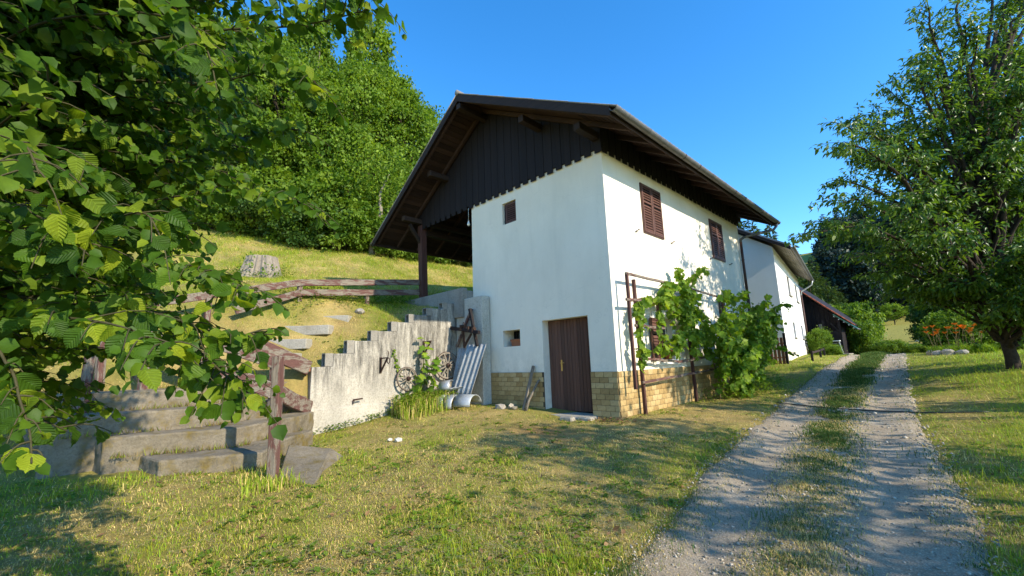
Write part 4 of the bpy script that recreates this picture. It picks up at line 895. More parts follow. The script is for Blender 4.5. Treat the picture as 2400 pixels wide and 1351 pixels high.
# ------------------------------------------------------------------ hazel in the foreground, left
HZ = thing('hazel_tree', (.85, -9.45, -.45), 'hazel tree with broad serrated leaves hanging into view beside the stair', 'tree')
HB = [
    [(0.77,-9.53,2.26),(1.08,-9.19,2.80),(1.65,-8.75,3.24),(2.47,-8.20,3.25),(3.02,-7.78,3.19),(3.39,-7.55,3.18)],
    [(0.75,-9.55,2.38),(1.07,-9.06,3.16),(1.71,-8.54,3.19),(2.29,-8.10,3.06),(2.83,-7.83,3.00),(3.10,-7.70,2.83)],
    [(0.79,-9.51,2.15),(0.73,-9.11,2.52),(1.24,-8.59,2.65),(1.82,-8.14,2.73),(2.38,-7.86,2.76),(2.72,-7.65,2.74)],
    [(0.82,-9.48,1.94),(0.76,-9.08,2.30),(1.37,-8.47,2.42),(2.25,-8.00,2.39),(2.62,-7.76,2.31),(2.86,-7.66,2.21)],
    [(0.85,-9.45,1.78),(2.00,-8.97,1.97),(2.62,-8.76,2.01),(2.88,-8.64,1.91),(3.03,-8.56,1.82),(3.17,-8.48,1.72)],
    [(0.87,-9.43,1.63),(1.30,-8.96,1.79),(1.88,-8.51,1.87),(2.48,-8.18,1.86),(2.74,-8.02,1.78),(2.94,-7.93,1.68)],
    [(0.89,-9.41,1.53),(1.64,-8.90,1.61),(2.25,-8.56,1.64),(2.69,-8.26,1.58),(2.90,-8.05,1.47),(3.10,-7.84,1.45)],
    [(0.91,-9.39,1.41),(2.22,-8.88,1.50),(2.78,-8.59,1.52),(3.10,-8.41,1.48),(3.28,-8.30,1.42),(3.41,-8.24,1.37)],
    [(0.92,-9.38,1.33),(2.58,-8.80,1.44),(2.94,-8.65,1.33),(3.06,-8.60,1.21),(3.16,-8.56,1.11),(3.25,-8.54,1.02)],
    [(1.21,-9.05,1.77),(1.90,-8.50,1.72),(2.38,-8.15,1.53),(2.58,-8.01,1.36),(2.74,-7.92,1.24),(2.80,-7.86,1.16)],
    [(0.72,-9.59,2.60),(2.01,-8.95,3.06),(2.54,-8.55,3.12),(3.01,-8.29,2.92),(3.23,-8.21,2.69),(3.34,-8.17,2.44)],
    [(0.67,-9.63,2.90),(1.16,-9.11,3.70),(1.89,-8.50,3.79),(2.50,-8.02,3.69),(3.09,-7.70,3.44),(3.41,-7.52,3.27)],
    [(0.83,-9.47,1.91),(2.48,-8.90,1.98),(2.90,-8.76,2.15),(3.08,-8.69,2.12),(3.15,-8.65,2.04),(3.20,-8.63,1.98)],
    [(0.85,-9.45,1.78),(2.09,-8.88,1.84),(2.66,-8.58,1.88),(2.96,-8.41,1.94),(3.17,-8.34,1.91),(3.21,-8.30,1.84)],
]
hr = np.random.default_rng(21)
stems = MB(); hp, hd, hn, hs = [], [], [], []
def leafy(path, r0, first, spacing, size, droop=.55, out=None, r=hr, flat=.6):
    """leaves alternating along a path from fraction 'first' on"""
    P = np.array(path); seg = np.linalg.norm(np.diff(P, axis=0), axis=1); L = np.r_[0, np.cumsum(seg)]; tot = L[-1]; s = tot * first; k = 0
    while s < tot + 1e-6:
        p = np.array([np.interp(s, L, P[:, i]) for i in range(3)]); q = np.array([np.interp(min(s + .03, tot), L, P[:, i]) for i in range(3)]); q0 = np.array([np.interp(max(s - .03, 0), L, P[:, i]) for i in range(3)])
        d = q - q0; d /= np.linalg.norm(d) + 1e-9; side = np.cross(d, [0, 0, 1]); side /= np.linalg.norm(side) + 1e-9
        if k % 2: side = -side
        di = d * r.uniform(.2, .7) + side * r.uniform(.6, 1.1) + np.array([0, 0, -1]) * r.uniform(.05, droop * 2) + r.normal(0, .2, 3)
        out[0].append(p + di / np.linalg.norm(di) * .012); out[1].append(di); out[2].append(np.array([.35, -.25, .9]) * flat + r.normal(0, .5, 3) + d * .2); out[3].append(size * r.uniform(.5, 1.3) * (.55 if s > tot - spacing else 1))
        s += spacing * r.uniform(.7, 1.3); k += 1
HO = (hp, hd, hn, hs)
def hazel_branch(ctrl, r0, tw, size, first=.12, dens=.055, minlen=.16):
    path = smooth_path(ctrl, 22); stems.tube(path, list(np.linspace(r0, .0025, 22)), 5, False)
    leafy(path, r0, .35, dens, size, out=HO)
    n = len(path)
    for i in range(tw):
        f = first + (1 - first) * (i + hr.random()) / tw; j = min(int(f * (n - 1)), n - 2); p = path[j]; d = path[j + 1] - path[j]; d /= np.linalg.norm(d)
        sd_ = np.cross(d, [0, 0, 1]); sd_ /= np.linalg.norm(sd_) + 1e-9
        v = d * hr.uniform(.5, .9) + sd_ * (1 if i % 2 else -1) * hr.uniform(.35, .9) + np.array([0, 0, hr.uniform(-.35, .3)]); v /= np.linalg.norm(v)
        ln = hr.uniform(minlen, minlen * 2.6) * (1.15 - .5 * f)
        tp = smooth_path([p, p + v * ln * .5 + [0, 0, .01], p + v * ln + np.array([0, 0, -.10 * ln * 2])], 6); stems.tube(tp, list(np.linspace(.004, .0015, 6)), 4, False)
        leafy(tp, .003, .15, dens * .9, size * .92, out=HO)
for i, b in enumerate(HB):
    near = i in (4, 7, 8, 10, 12, 13)
    if i == 8: hazel_branch(b, .006, 7, .072, .4, .05, .05); continue
    hazel_branch(b, .014 if not near else .008, 14 if near else (34 if i in (5, 6, 9) else 48), .074 if near else .070, .12, .040)
hstart = len(hp)
for i in range(230):                                                    # inner crown, further left and behind
    z = hr.uniform(1.35, 4.6); a0 = np.array([.85 + hr.normal(0, .1), -9.45 + hr.normal(0, .1), max(.5, z - .6)])
    ang = hr.uniform(-1.9, 1.75); reach = hr.uniform(1.1, 2.1); dirv = np.array([math.cos(R(50) + ang), math.sin(R(50) + ang), 0])
    e = a0 + dirv * reach + np.array([0, 0, hr.uniform(.1, .9)]); mdl = (a0 + e) / 2 + np.array([0, 0, .25])
    # keep clear of the view of the house: stay left of a line through the garden
    rel = e - np.array(CAM); lat = rel[0] * .70 + rel[1] * .714; dep_ = rel[0] * -.714 + rel[1] * .70
    if dep_ < .9 or lat / dep_ > (-.62 if e[2] > 2.6 else -.80): continue
    hazel_branch([a0, mdl, e], .012, 17, .082, .2, .052, .2)
for i in range(46):                                                    # crown towards the stair
    e = np.array([hr.uniform(-1.0, 1.9), hr.uniform(-9.2, -7.7), hr.uniform(1.9, 4.4)]); rel = e - np.array(CAM); k_ = (rel[0] * .70 + rel[1] * .714) / (rel[0] * -.714 + rel[1] * .70)
    if k_ > (-.60 if e[2] > 2.8 else -.74): continue
    a0 = np.array([.85, -9.45, e[2] - .5]); hazel_branch([a0, (a0 + e) / 2 + np.array([0, 0, .3]), e], .012, 20, .082, .2, .052, .22)
for i in range(60):                                                    # canopy arching over the garden, shading the inner crown
    e = np.array([hr.uniform(2.6, 6.2), hr.uniform(-10.0, -8.15), hr.uniform(3.9, 5.4)]); a0 = np.array([.85, -9.45, hr.uniform(3.0, 4.6)])
    hazel_branch([a0, (a0 + e) / 2 + np.array([0, 0, .4]), e], .014, 15, .115, .25, .07, .25)
for i in range(22):                                                    # canopy above the picture, shading the stair
    e = np.array([hr.uniform(1.6, 3.7), hr.uniform(-8.1, -6.95), hr.uniform(4.35, 5.2)]); a0 = np.array([.85, -9.45, 4.2])
    hazel_branch([a0, (a0 + e) / 2 + np.array([0, 0, .5]), e], .014, 15, .11, .35, .07, .25)
hp, hd, hn, hs = map(np.array, HO)
# drop leaves that would hang in front of the lens
rel = hp - np.array(CAM); dep_ = rel @ np.array([-.714, .70, 0]); ok = (dep_ > .75) | (hp[:, 2] > 3.3)
hp, hd, hn, hs = hp[ok], hd[ok], hn[ok], hs[ok]
rel = hp - np.array(CAM); dep_ = rel @ np.array([-.714, .70, 0]); lat = rel @ np.array([.70, .714, 0])
infr = (np.abs(lat / dep_) < 1.18) & (dep_ > .5) & ((hp[:, 2] - 1.28) / np.maximum(dep_, .1) < .88); size_px = hs / dep_ * infr; order = np.argsort(-size_px); one = order[:300]; rest_i = order[300:]
leaf_parts('leaf', 'hazel', hp[one], hd[one], hn[one], hs[one], 'hazel_leaf_single', HZ)
leaf_object('foliage', LT['hazel_lo'], hp[rest_i], hd[rest_i], hn[rest_i], hs[rest_i], 'hazel_leaf', HZ, np.clip(hr.beta(2.2, 3.2, len(rest_i)), 0, 1))
stems.build('branches', 'twig', HZ)
tm = MB()
for (dx, dy, tx, ty, r0) in ((0, 0, -.15, -.1, .09), (.1, .06, .25, .3, .06), (-.1, .05, -.5, .3, .06), (.02, -.12, .1, -.6, .05)):
    tm.tube(smooth_path([(.85 + dx, -9.45 + dy, -.6), (.85 + dx + tx * .2, -9.45 + dy + ty * .2, 1.2), (.85 + dx + tx, -9.45 + dy + ty, 3.2), (.85 + dx + tx * 2, -9.45 + dy + ty * 2, 5.0)], 10), list(np.linspace(r0, .02, 10)), 8)
tm.build('trunk', 'bark', HZ)

# ------------------------------------------------------------------ vine on the trellis and the shrub beside it
VN = thing('grape_vine', (.35, 4.6, 0), 'bright green grape vine climbing over the dark red trellis on the white wall', 'vine')
vr = np.random.default_rng(33); vs = MB(); VO = ([], [], [], [])
def vine(ctrl, r0=.012, dens=.075, size=.15, first=0.0, tw=6, twl=.4, jit=.05):
    path = smooth_path(ctrl, 16) + np.r_[np.zeros((1, 3)), vr.normal(0, jit * .25, (15, 3))]; vs.tube(path, list(np.linspace(r0, .004, 16)), 5, False)
    leafy(path, r0, first, dens, size, .7, VO, vr, .35)
    for i in range(tw):
        j = vr.integers(1, 15); p = path[j]; v = vr.normal(0, 1, 3) * [.5, 1, .7] + [.25, 0, -.15]; v /= np.linalg.norm(v); ln = twl * vr.uniform(.5, 1.2)
        tp = smooth_path([p, p + v * ln * .5, p + v * ln + [0, 0, -.12]], 5); vs.tube(tp, .003, 4, False); leafy(tp, .003, .1, dens, size * .9, .7, VO, vr, .35)
vine([(.5, 4.4, .1), (.45, 4.3, 1.2), (.32, 4.1, 2.4), (.30, 3.9, 3.1)], .028, .1, .16, .3, 10)
vine([(.30, 3.9, 3.05), (.30, 3.2, 3.15), (.32, 2.5, 3.12), (.34, 2.0, 2.95), (.34, 1.7, 2.8)], .014, .055, .16, 0, 14, .45)
vine([(.30, 3.8, 2.6), (.32, 3.1, 2.72), (.34, 2.4, 2.75), (.34, 1.7, 2.68), (.32, 1.0, 2.68), (.32, .6, 2.55)], .014, .06, .16, 0, 10, .35)
vine([(.32, 1.0, 2.66), (.34, .62, 2.45), (.36, .55, 2.0), (.36, .50, 1.5), (.36, .44, 1.0)], .009, .055, .155, 0, 5, .25)
vine([(.32, 1.75, 2.7), (.36, 1.55, 2.4), (.36, 1.45, 1.9), (.36, 1.40, 1.4)], .009, .075, .15, 0, 4, .25)
vine([(.30, 3.7, 2.0), (.34, 3.0, 1.85), (.36, 2.4, 1.78), (.36, 1.9, 1.62), (.36, 1.6, 1.35)], .010, .06, .16, 0, 9, .3)
vine([(.28, 3.7, 3.1), (.28, 3.95, 3.5), (.24, 4.6, 3.85), (.22, 5.2, 4.05)], .010, .055, .15, .1, 4, .22)
vine([(.28, 3.0, 3.15), (.28, 3.05, 3.5), (.26, 2.95, 3.75)], .008, .06, .15, .1, 3, .2)
vine([(.30, 3.55, 3.0), (.36, 3.5, 2.6), (.38, 3.4, 2.2), (.4, 3.4, 1.7)], .010, .06, .16, 0, 9, .3)
for i in range(15):
    y0 = vr.uniform(2.3, 4.6); z0 = vr.uniform(1.5, 2.9)
    vine([(.30, y0, z0), (.36, y0 + vr.normal(0, .25), z0 + vr.uniform(-.3, .35)), (.42, y0 + vr.normal(0, .5), min(z0 + vr.uniform(-.5, .6), 3.3))], .007, .07, .15, .05, 4, .35)
for i in range(54):                                                    # the dense mound of vine right of the trellis
    y0 = vr.uniform(3.9, 7.6); z0 = vr.uniform(.1, 1.6); h = vr.uniform(.9, 2.0); xo = vr.uniform(.3, 1.25)
    topz = min(z0 + h, 3.25 - .16 * abs(y0 - 5.2))
    vine([(.45 + xo * .3, y0, z0), (.45 + xo * .7, y0 + vr.normal(0, .25), (z0 + topz) / 2), (.40 + xo, y0 + vr.normal(0, .4), topz)], .008, .085, .165, .05, 5, .42)
vine([(.9, 7.2, 2.1), (1.2, 7.9, 2.75), (1.3, 8.6, 2.95), (1.35, 9.2, 3.0), (1.4, 9.9, 2.98)], .007, .07, .13, .1, 2, .2)
vine([(.9, 7.0, 1.2), (1.4, 7.3, 1.5), (1.75, 7.5, 1.2)], .007, .08, .15, 0, 3, .2)
vp, vd, vn, vz = map(np.array, VO); ok = vp[:, 0] > .07; vp, vd, vn, vz = vp[ok], vd[ok], vn[ok], vz[ok]
vn[:, 0] += .45; vn[:, 1] -= .25
od = np.argsort(vp[:, 1] - 1.2 * vp[:, 0] - .3 * vp[:, 2] + vr.normal(0, .35, len(vp))); one, ri = od[:300], od[300:]
leaf_parts('leaf', 'vine', vp[one], vd[one], vn[one], vz[one], 'vine_leaf_single', VN)
leaf_object('foliage', LT['vine'], vp[ri], vd[ri], vn[ri], vz[ri], 'vine_leaf', VN, np.clip(vr.beta(2.0, 2.6, len(ri)), 0, 1))
vs.build('stems', 'vine_stem', VN)

# fig shoot and weeds under the wheels
FG = thing('fig_shoot', (-5.25, -1.75, .1), 'tall fig shoot with lobed leaves growing before the stepped wall between the wheels', 'plant')
fr_ = np.random.default_rng(4); FO = ([], [], [], []); fm = MB()
for ctrl in ([(-5.28, -1.72, .0), (-5.24, -1.74, .9), (-5.22, -1.68, 1.6), (-5.25, -1.66, 2.12)], [(-5.25, -1.75, .2), (-5.05, -1.55, .8), (-4.95, -1.35, 1.35)], [(-5.28, -1.78, .2), (-5.12, -2.0, .7), (-5.05, -2.1, 1.1)], [(-5.22, -1.7, .7), (-5.1, -1.5, 1.2), (-5.05, -1.35, 1.6)]):
    pth = smooth_path(ctrl, 10); fm.tube(pth, list(np.linspace(.014, .004, 10)), 5); leafy(pth, .01, .15, .085, .23, .6, FO, fr_, .5)
fp, fd, fn, fs = map(np.array, FO); fp[:, 0] = np.maximum(fp[:, 0], -5.38); fd[:, 0] = np.abs(fd[:, 0]); fn[:, 0] += .5
leaf_parts('leaf', 'fig', fp, fd, fn, fs, 'fig_leaf_single' if 'fig_leaf_single' in MATS else 'vine_leaf_single', FG); fm.build('stem', 'vine_stem', FG)
CR = thing('wall_creeper', (-5.45, -2.45, .9), 'thin creeper strand hanging on the stepped wall above the small wheel', 'plant')
k = 40; tt = fr_.random(k); Pc = np.c_[np.full(k, -5.45), -2.55 + .28 * tt + fr_.normal(0, .03, k), 1.75 - .75 * tt]
leaf_object('leaves', DIA, Pc, rv(k, fr_) + [0, 0, -.6], np.tile([1., 0, .2], (k, 1)) + fr_.normal(0, .3, (k, 3)), fr_.uniform(.06, .11, k), 'shrub_leaf', CR)
MB().tube(smooth_path([(-5.47, -2.56, 1.76), (-5.46, -2.42, 1.35), (-5.46, -2.28, .98)], 8), .006, 4).build('stem', 'vine_stem', CR)

# ------------------------------------------------------------------ tree builders
def blob_tree_mesh(seed, height, rad, base_h, nclump, per, leaf, mat, bark, cone=0.0, trunk_r=.16, clr=(.55, .95), name='tree', flat=.75):
    """trunk, limbs that reach the clumps, and leaf clumps through the crown volume"""
    r = np.random.default_rng(seed); H = height; cz = (H + base_h) / 2; hz_ = (H - base_h) / 2
    d = rv(nclump, r); rr = r.uniform(clr[0], clr[1], nclump) ** .6; C = d * rr[:, None]
    C[:, 2] = np.clip(C[:, 2], -1, 1); taper = 1 - cone * (C[:, 2] * .5 + .5)
    lob = 1 + .16 * np.sin(3 * np.arctan2(C[:, 1], C[:, 0]) + seed) + .12 * np.sin(5 * C[:, 2] + seed)
    CP = np.c_[C[:, 0] * rad * taper * lob, C[:, 1] * rad * taper * lob, cz + C[:, 2] * hz_]
    m_ = r.normal(0, 1, (nclump, per, 3)) * (rad * .100) * r.uniform(.5, 1.5, (nclump, 1, 1)) * np.array([1, 1, flat])
    P = (CP[:, None] + m_).reshape(-1, 3); n = len(P)
    N = (P - np.array([0, 0, cz - hz_ * .3])); N /= np.linalg.norm(N, axis=1, keepdims=True); N = N * .6 + np.array([0, 0, .5]) + r.normal(0, .55, (n, 3))
    D_ = rv(n, r) * .8 + np.array([0, 0, -.35]); S = leaf * r.uniform(.55, 1.3, n)
    tint = np.clip(np.repeat(r.beta(1.6, 2.0, nclump), per) * .7 + r.random(n) * .3, 0, 1)
    V, T, Cc = leaf_arrays(DIA, P, D_, N, S, tint); crown = np_mesh('crown', V, T, mat, Cc)
    mb = MB(); lean = r.normal(0, .25, 2)
    tp = smooth_path([(0, 0, -.4), (lean[0] * .3, lean[1] * .3, H * .3), (lean[0], lean[1], H * .6), (lean[0] * .8, lean[1] * .8, H * .9)], 12); mb.tube(tp, list(np.linspace(trunk_r, trunk_r * .15, 12)), 7)
    for i in r.choice(nclump, min(26, nclump), False):
        j = int(np.clip(CP[i, 2] / H * 11 - 2, 2, 9)); a = tp[j]; b = CP[i]; mid = a * .45 + b * .55 + [0, 0, -.25]
        mb.tube(smooth_path([a, mid, b], 5), list(np.linspace(trunk_r * .32, .02, 5)), 4, False)
    return crown, mb.mesh('trunk', bark)
def conifer_mesh(seed, height, rad, layers, per, size, mat, droop=.25, power=1.0, gap=.12):
    r = np.random.default_rng(seed); P, D_, N = [], [], []; mb = MB(); mb.tube([(0, 0, -.5), (0, 0, height * .5), (0, 0, height * .98)], [rad * .07, rad * .05, .02], 6)
    for l in range(layers):
        f = l / (layers - 1); z = height * (gap + (1 - gap) * f); R_ = rad * (1 - f) ** power * r.uniform(.8, 1.12) + .12
        nb = max(4, int(9 * (1 - f) + 4))
        for b in range(nb):
            a = 2 * math.pi * (b + r.random() * .8) / nb; L = R_ * r.uniform(.7, 1.1); k = max(3, int(per * L / rad)); t = np.sqrt(r.random(k))
            c, s = math.cos(a), math.sin(a); w_ = r.normal(0, .10, k) * L * (.5 + .6 * (1 - t)); zz = z - droop * L * t ** 1.5 + r.normal(0, .05 * L + .03, k)
            P.append(np.c_[c * L * t - s * w_, s * L * t + c * w_, zz]); D_.append(np.tile([c, s, -.1], (k, 1)) + r.normal(0, .55, (k, 3))); N.append(np.tile([0, 0, 1.], (k, 1)) + r.normal(0, .4, (k, 3)))
    P, D_, N = np.vstack(P), np.vstack(D_), np.vstack(N); n = len(P)
    V, T, Cc = leaf_arrays((DIA[0] * [.6, 1, 1], DIA[1]), P, D_, N, size * r.uniform(.6, 1.3, n), r.random(n)); return np_mesh('crown', V, T, mat, Cc), mb.mesh('trunk', 'bark')
def place_tree(name, pair, loc, s, rz, label, group=None, tall=1.0, names=('crown', 'trunk')):
    t = thing(name, loc, label, 'tree' if 'shrub' not in name and 'hedge' not in name else 'shrub', group); t.rotation_euler = (0, 0, rz); t.scale = (s, s, s * tall)
    for me, nm in zip(pair, names):
        o = bpy.data.objects.new(nm, me); col.objects.link(o); o.parent = t
    return t
def at(px, D):
    """ground spot seen in that column at forward depth D"""
    k = (px - 1200) / 997.6; return CAM.x + D * (-.714 + .70 * k), CAM.y + D * (.70 + .714 * k)

# forest on the slope at left
FV = [blob_tree_mesh(101, 11, 3.1, 1.6, 130, 166, .235, 'forest_leaf', 'bark', .35), blob_tree_mesh(102, 12, 3.3, 1.0, 142, 166, .235, 'forest_leaf', 'bark', .25),
      blob_tree_mesh(103, 10, 3.0, .8, 124, 166, .225, 'forest_leaf_dark', 'bark', .3), blob_tree_mesh(104, 13, 2.6, 2.5, 117, 148, .23, 'forest_leaf', 'bark_pale', .45)]
fo = [  # px, depth, variant, scale, tall
    (300, 24, 1, 1.0, 1.1), (420, 25, 0, 1.0, 1.15), (530, 26, 2, 1.0, 1.2), (560, 30, 1, 1.1, 1.2), (640, 25, 1, .95, 1.15), (740, 24.5, 0, .95, 1.05), (800, 27, 2, 1.0, 1.15), (850, 25, 1, .95, 1.15),
    (925, 27, 0, 1.0, 1.12), (980, 30, 1, 1.0, 1.02), (1040, 32, 2, 1.0, 1.08), (700, 31, 3, 1.2, 1.3), (850, 29, 3, 1.1, 1.32), (900, 36, 3, 1.0, 1.15), (1010, 38, 0, 1.0, .95), (620, 35, 0, 1.2, 1.3), (480, 34, 1, 1.2, 1.3),
    (330, 33, 0, 1.3, 1.2), (180, 27, 2, 1.1, 1.1), (60, 26, 1, 1.1, 1.1), (200, 36, 1, 1.3, 1.2), (960, 33, 2, .8, .95), (780, 36, 1, 1.2, 1.25), (-60, 28, 0, 1.1, 1.1), (1100, 33, 1, .7, .7), (1150, 37, 0, .8, .7), (40, 38, 0, 1.3, 1.2), (560, 42, 1, 1.4, 1.3), (400, 44, 0, 1.4, 1.3), (700, 44, 2, 1.4, 1.3)]
lab_f = {0: 'light green broadleaf tree of the forest above the grassy slope', 1: 'full rounded broadleaf tree of the forest above the grassy slope', 2: 'dark green broadleaf tree of the forest above the grassy slope', 3: 'tall pale trunked tree rising above the forest on the slope'}
for (px, D, v, s, tl) in fo:
    x, y = at(px, D); place_tree('forest_tree', FV[v], (x, y, gz(x, y) - .1), s, random.uniform(0, 6.28), lab_f[v], 'forest trees ' + str(('light', 'full', 'dark', 'pale trunked')[v]), tl)
# slender leaning trunk by the roof edge
x, y = at(862, 22.5); t = thing('birch_tree', (x, y, gz(x, y)), 'slender pale leaning trunk at the forest edge beside the dark roof', 'tree')
z0 = gz(x, y); MB().tube(smooth_path([(x, y, z0 - .3), (x + .1, y + .12, z0 + 1.2), (x + .35, y + .35, z0 + 2.3), (x + .3, y + .3, z0 + 3.4), (x + .6, y + .7, z0 + 4.6)], 14), list(np.linspace(.20, .03, 14)), 8).build('trunk', 'bark_pale', t)
r2 = np.random.default_rng(8); k = 3200; cc = np.array([x + .5, y + .4, z0 + 4.6]); Pb = cc + r2.normal(0, 1, (k, 3)) * [1.2, 1.2, 1.1]
leaf_object('crown', DIA, Pb, rv(k, r2) + [0, 0, -.4], rv(k, r2) + [0, 0, .7], r2.uniform(.1, .22, k), 'forest_leaf', t)
# understorey shrubs along the forest edge
SV = [blob_tree_mesh(201, 2.6, 1.7, .0, 90, 95, .17, 'shrub_leaf', 'bark', .1, .05, (.5, 1.0)), blob_tree_mesh(202, 2.2, 1.6, .0, 80, 95, .16, 'forest_leaf_dark', 'bark', .1, .05, (.5, 1.0))]
for i, (px, D, s) in enumerate([(470, 22.8, 1.0), (540, 22.6, .9), (610, 22.4, 1.15), (680, 22.0, 1.0), (735, 21.8, 1.2), (800, 22, 1.1), (905, 22.8, .8), (960, 23.6, .8), (1020, 24.5, .75), (1075, 25.5, .75), (400, 23, 1.1), (320, 23, 1.0), (640, 23.5, 1.5), (780, 23.4, 1.6), (880, 24.2, 1.2), (560, 24, 1.5), (1000, 26, 1.2), (1090, 27, 1.2), (230, 23, 1.2)]):
    x, y = at(px, D); v = 1 if i in (2, 4, 9) else 0
    place_tree('forest_shrub', SV[v], (x, y, gz(x, y) - .15), s, random.uniform(0, 6), ('light green leafy shrub along the foot of the slope forest', 'dark green leafy shrub along the foot of the slope forest')[v], ('light forest edge shrubs', 'dark forest edge shrubs')[v], names=('foliage', 'stem'))
# one pine showing between the hazel leaves
x, y = at(520, 23.5); place_tree('pine_tree', conifer_mesh(55, 6.5, 1.6, 16, 36, .42, 'pine_needle', .05), (x, y, gz(x, y)), 1.0, .4, 'grey green young pine standing among the forest trees behind the stump', tall=1.2)

# ------------------------------------------------------------------ cherry tree at right
CB = (6.35, 9.75, gz(6.35, 9.75)); CH = thing('cherry_tree', CB, 'wide cherry tree with drooping dark green leaves on the lawn beside the driveway', 'tree')
CT = [(6.2,8.1,11.2),(6.2,8.5,10.6),(5.1,8.8,9.3),(5.2,8.4,8.5),(4.0,5.9,7.5),(4.0,6.7,7.1),(3.6,6.5,6.2),(3.6,5.6,5.3),(3.2,6.8,5.1),(3.1,5.0,4.4),(3.9,6.6,3.9),(4.2,7.1,3.4),(4.5,7.2,2.8),(4.8,8.0,2.1),(4.0,7.6,5.7),(4.3,8.4,7.1),(5.8,8.2,9.6),(7.1,10.4,12.9),(5.0,5.0,4.6),(5.7,7.8,2.0),(6.6,9.8,3.0),(3.3,8.0,4.8),(5.7,10.2,10.2),(5.2,9.5,2.7),(9.0,14.0,11.4),(9.6,14.1,12.4),(7.7,10.7,5.3),(7.5,8.2,4.0),(5.7,8.9,3.5),(8.7,10.8,11.9),(5.2,9.1,3.4),(7.5,8.8,8.3),(9.5,14.7,13.4),(8.2,9.7,6.3),(7.1,13.7,7.2),(7.1,7.4,3.7),(5.7,6.9,8.7),(8.8,9.7,10.2),(8.1,13.9,12.0),(6.9,8.4,2.0),(7.1,7.5,6.2),(5.4,9.4,5.8),(7.0,10.6,5.7),(4.8,8.2,7.3),(8.3,12.1,13.4),(5.3,5.4,3.9),(4.9,9.9,8.2),(7.1,13.3,10.8),(6.6,9.0,8.9),(4.6,8.3,8.4),(6.7,11.8,2.8),(7.8,12.9,2.4),(7.4,9.1,3.6),(5.8,7.6,7.5),(5.4,9.6,7.3),(4.3,7.2,6.8),(7.8,8.4,8.0),(8.2,11.0,12.1),(5.2,6.5,5.3),(5.3,6.3,2.4),(7.0,8.5,9.9),(8.3,9.2,6.4),(8.4,14.5,10.2),(5.3,8.9,1.8),(4.3,8.3,3.3),(4.1,4.5,6.5),(8.4,10.0,8.1),(5.6,7.4,5.3),(5.0,7.5,5.1),(5.9,11.3,4.9),(4.7,7.7,7.7),(6.5,11.0,5.8),(7.0,10.8,3.2),(7.2,9.4,6.6),(6.9,12.3,6.2),(4.2,7.9,8.4),(6.9,11.3,3.5),(6.9,11.8,10.1),(5.8,7.6,2.9),(7.7,8.8,8.3),(7.7,12.6,8.6),(9.7,12.8,14.5),(7.2,9.1,8.1),(5.0,8.7,3.2),(9.2,15.4,14.3),(4.7,8.9,3.3),(5.0,7.8,3.0),(7.2,10.3,5.0),(7.0,9.4,5.8),(6.7,11.4,6.3),(5.7,8.6,7.6),(5.1,6.1,2.5),(6.9,8.3,10.3),(6.3,11.9,7.3),(9.5,12.7,11.7),(7.9,14.1,4.4),(7.2,11.0,8.1),(8.7,15.1,14.1),(4.3,8.8,3.0),(6.0,7.0,9.0),(8.3,11.9,4.1),(7.7,13.4,10.5),(3.7,5.1,4.5),(6.2,10.7,3.4),(6.8,11.8,4.7),(5.0,6.3,6.6),(4.8,9.4,2.0),(6.6,9.7,9.2),(8.6,9.4,7.6),(7.9,7.9,8.4)]
lowr = np.random.default_rng(41)
while len(CT) < 132:                                                   # skirts of the crown round the trunk
    c_ = (lowr.uniform(5.7, 8.2), lowr.uniform(5.8, 11.5), lowr.uniform(1.7, 4.2)); r0_ = (c_[0] - CAM.x, c_[1] - CAM.y)
    if (r0_[0] * .70 + r0_[1] * .714) / (r0_[0] * -.714 + r0_[1] * .70) > 1.10: CT.append(c_)
cr = np.random.default_rng(12); cmb = MB(); CP_, CD_, CN_, CS_ = [], [], [], []
cbase = np.array(CB)
cmb.tube(smooth_path([cbase + [0, 0, -.4], cbase + [.03, .05, .4], cbase + [-.05, .08, 1.2], cbase + [0, 0, 3.0], cbase + [.1, 0, 6.0]], 10), list(np.linspace(.17, .05, 10)), 10)
def spray(path, n, size, fac=1.0):
    """cherry leaves hanging round a twig"""
    t = cr.random(n) ** .75 * (len(path) - 1); i = np.minimum(t.astype(int), len(path) - 2); w_ = (t - i)[:, None]; p = path[i] * (1 - w_) + path[i + 1] * w_; ax = path[-1] - path[0]; ax = ax / (np.linalg.norm(ax) + 1e-9)
    d = rv(n, cr) * .75 + ax * .55 + np.array([0, 0, -.65]); CP_.append(p + d * .04 + cr.normal(0, .045, (n, 3))); CD_.append(d); CN_.append(rv(n, cr) * .75 + np.array([0, 0, .7]) + np.array([.25, -.2, 0])); CS_.append(size * cr.uniform(.6, 1.2, n))
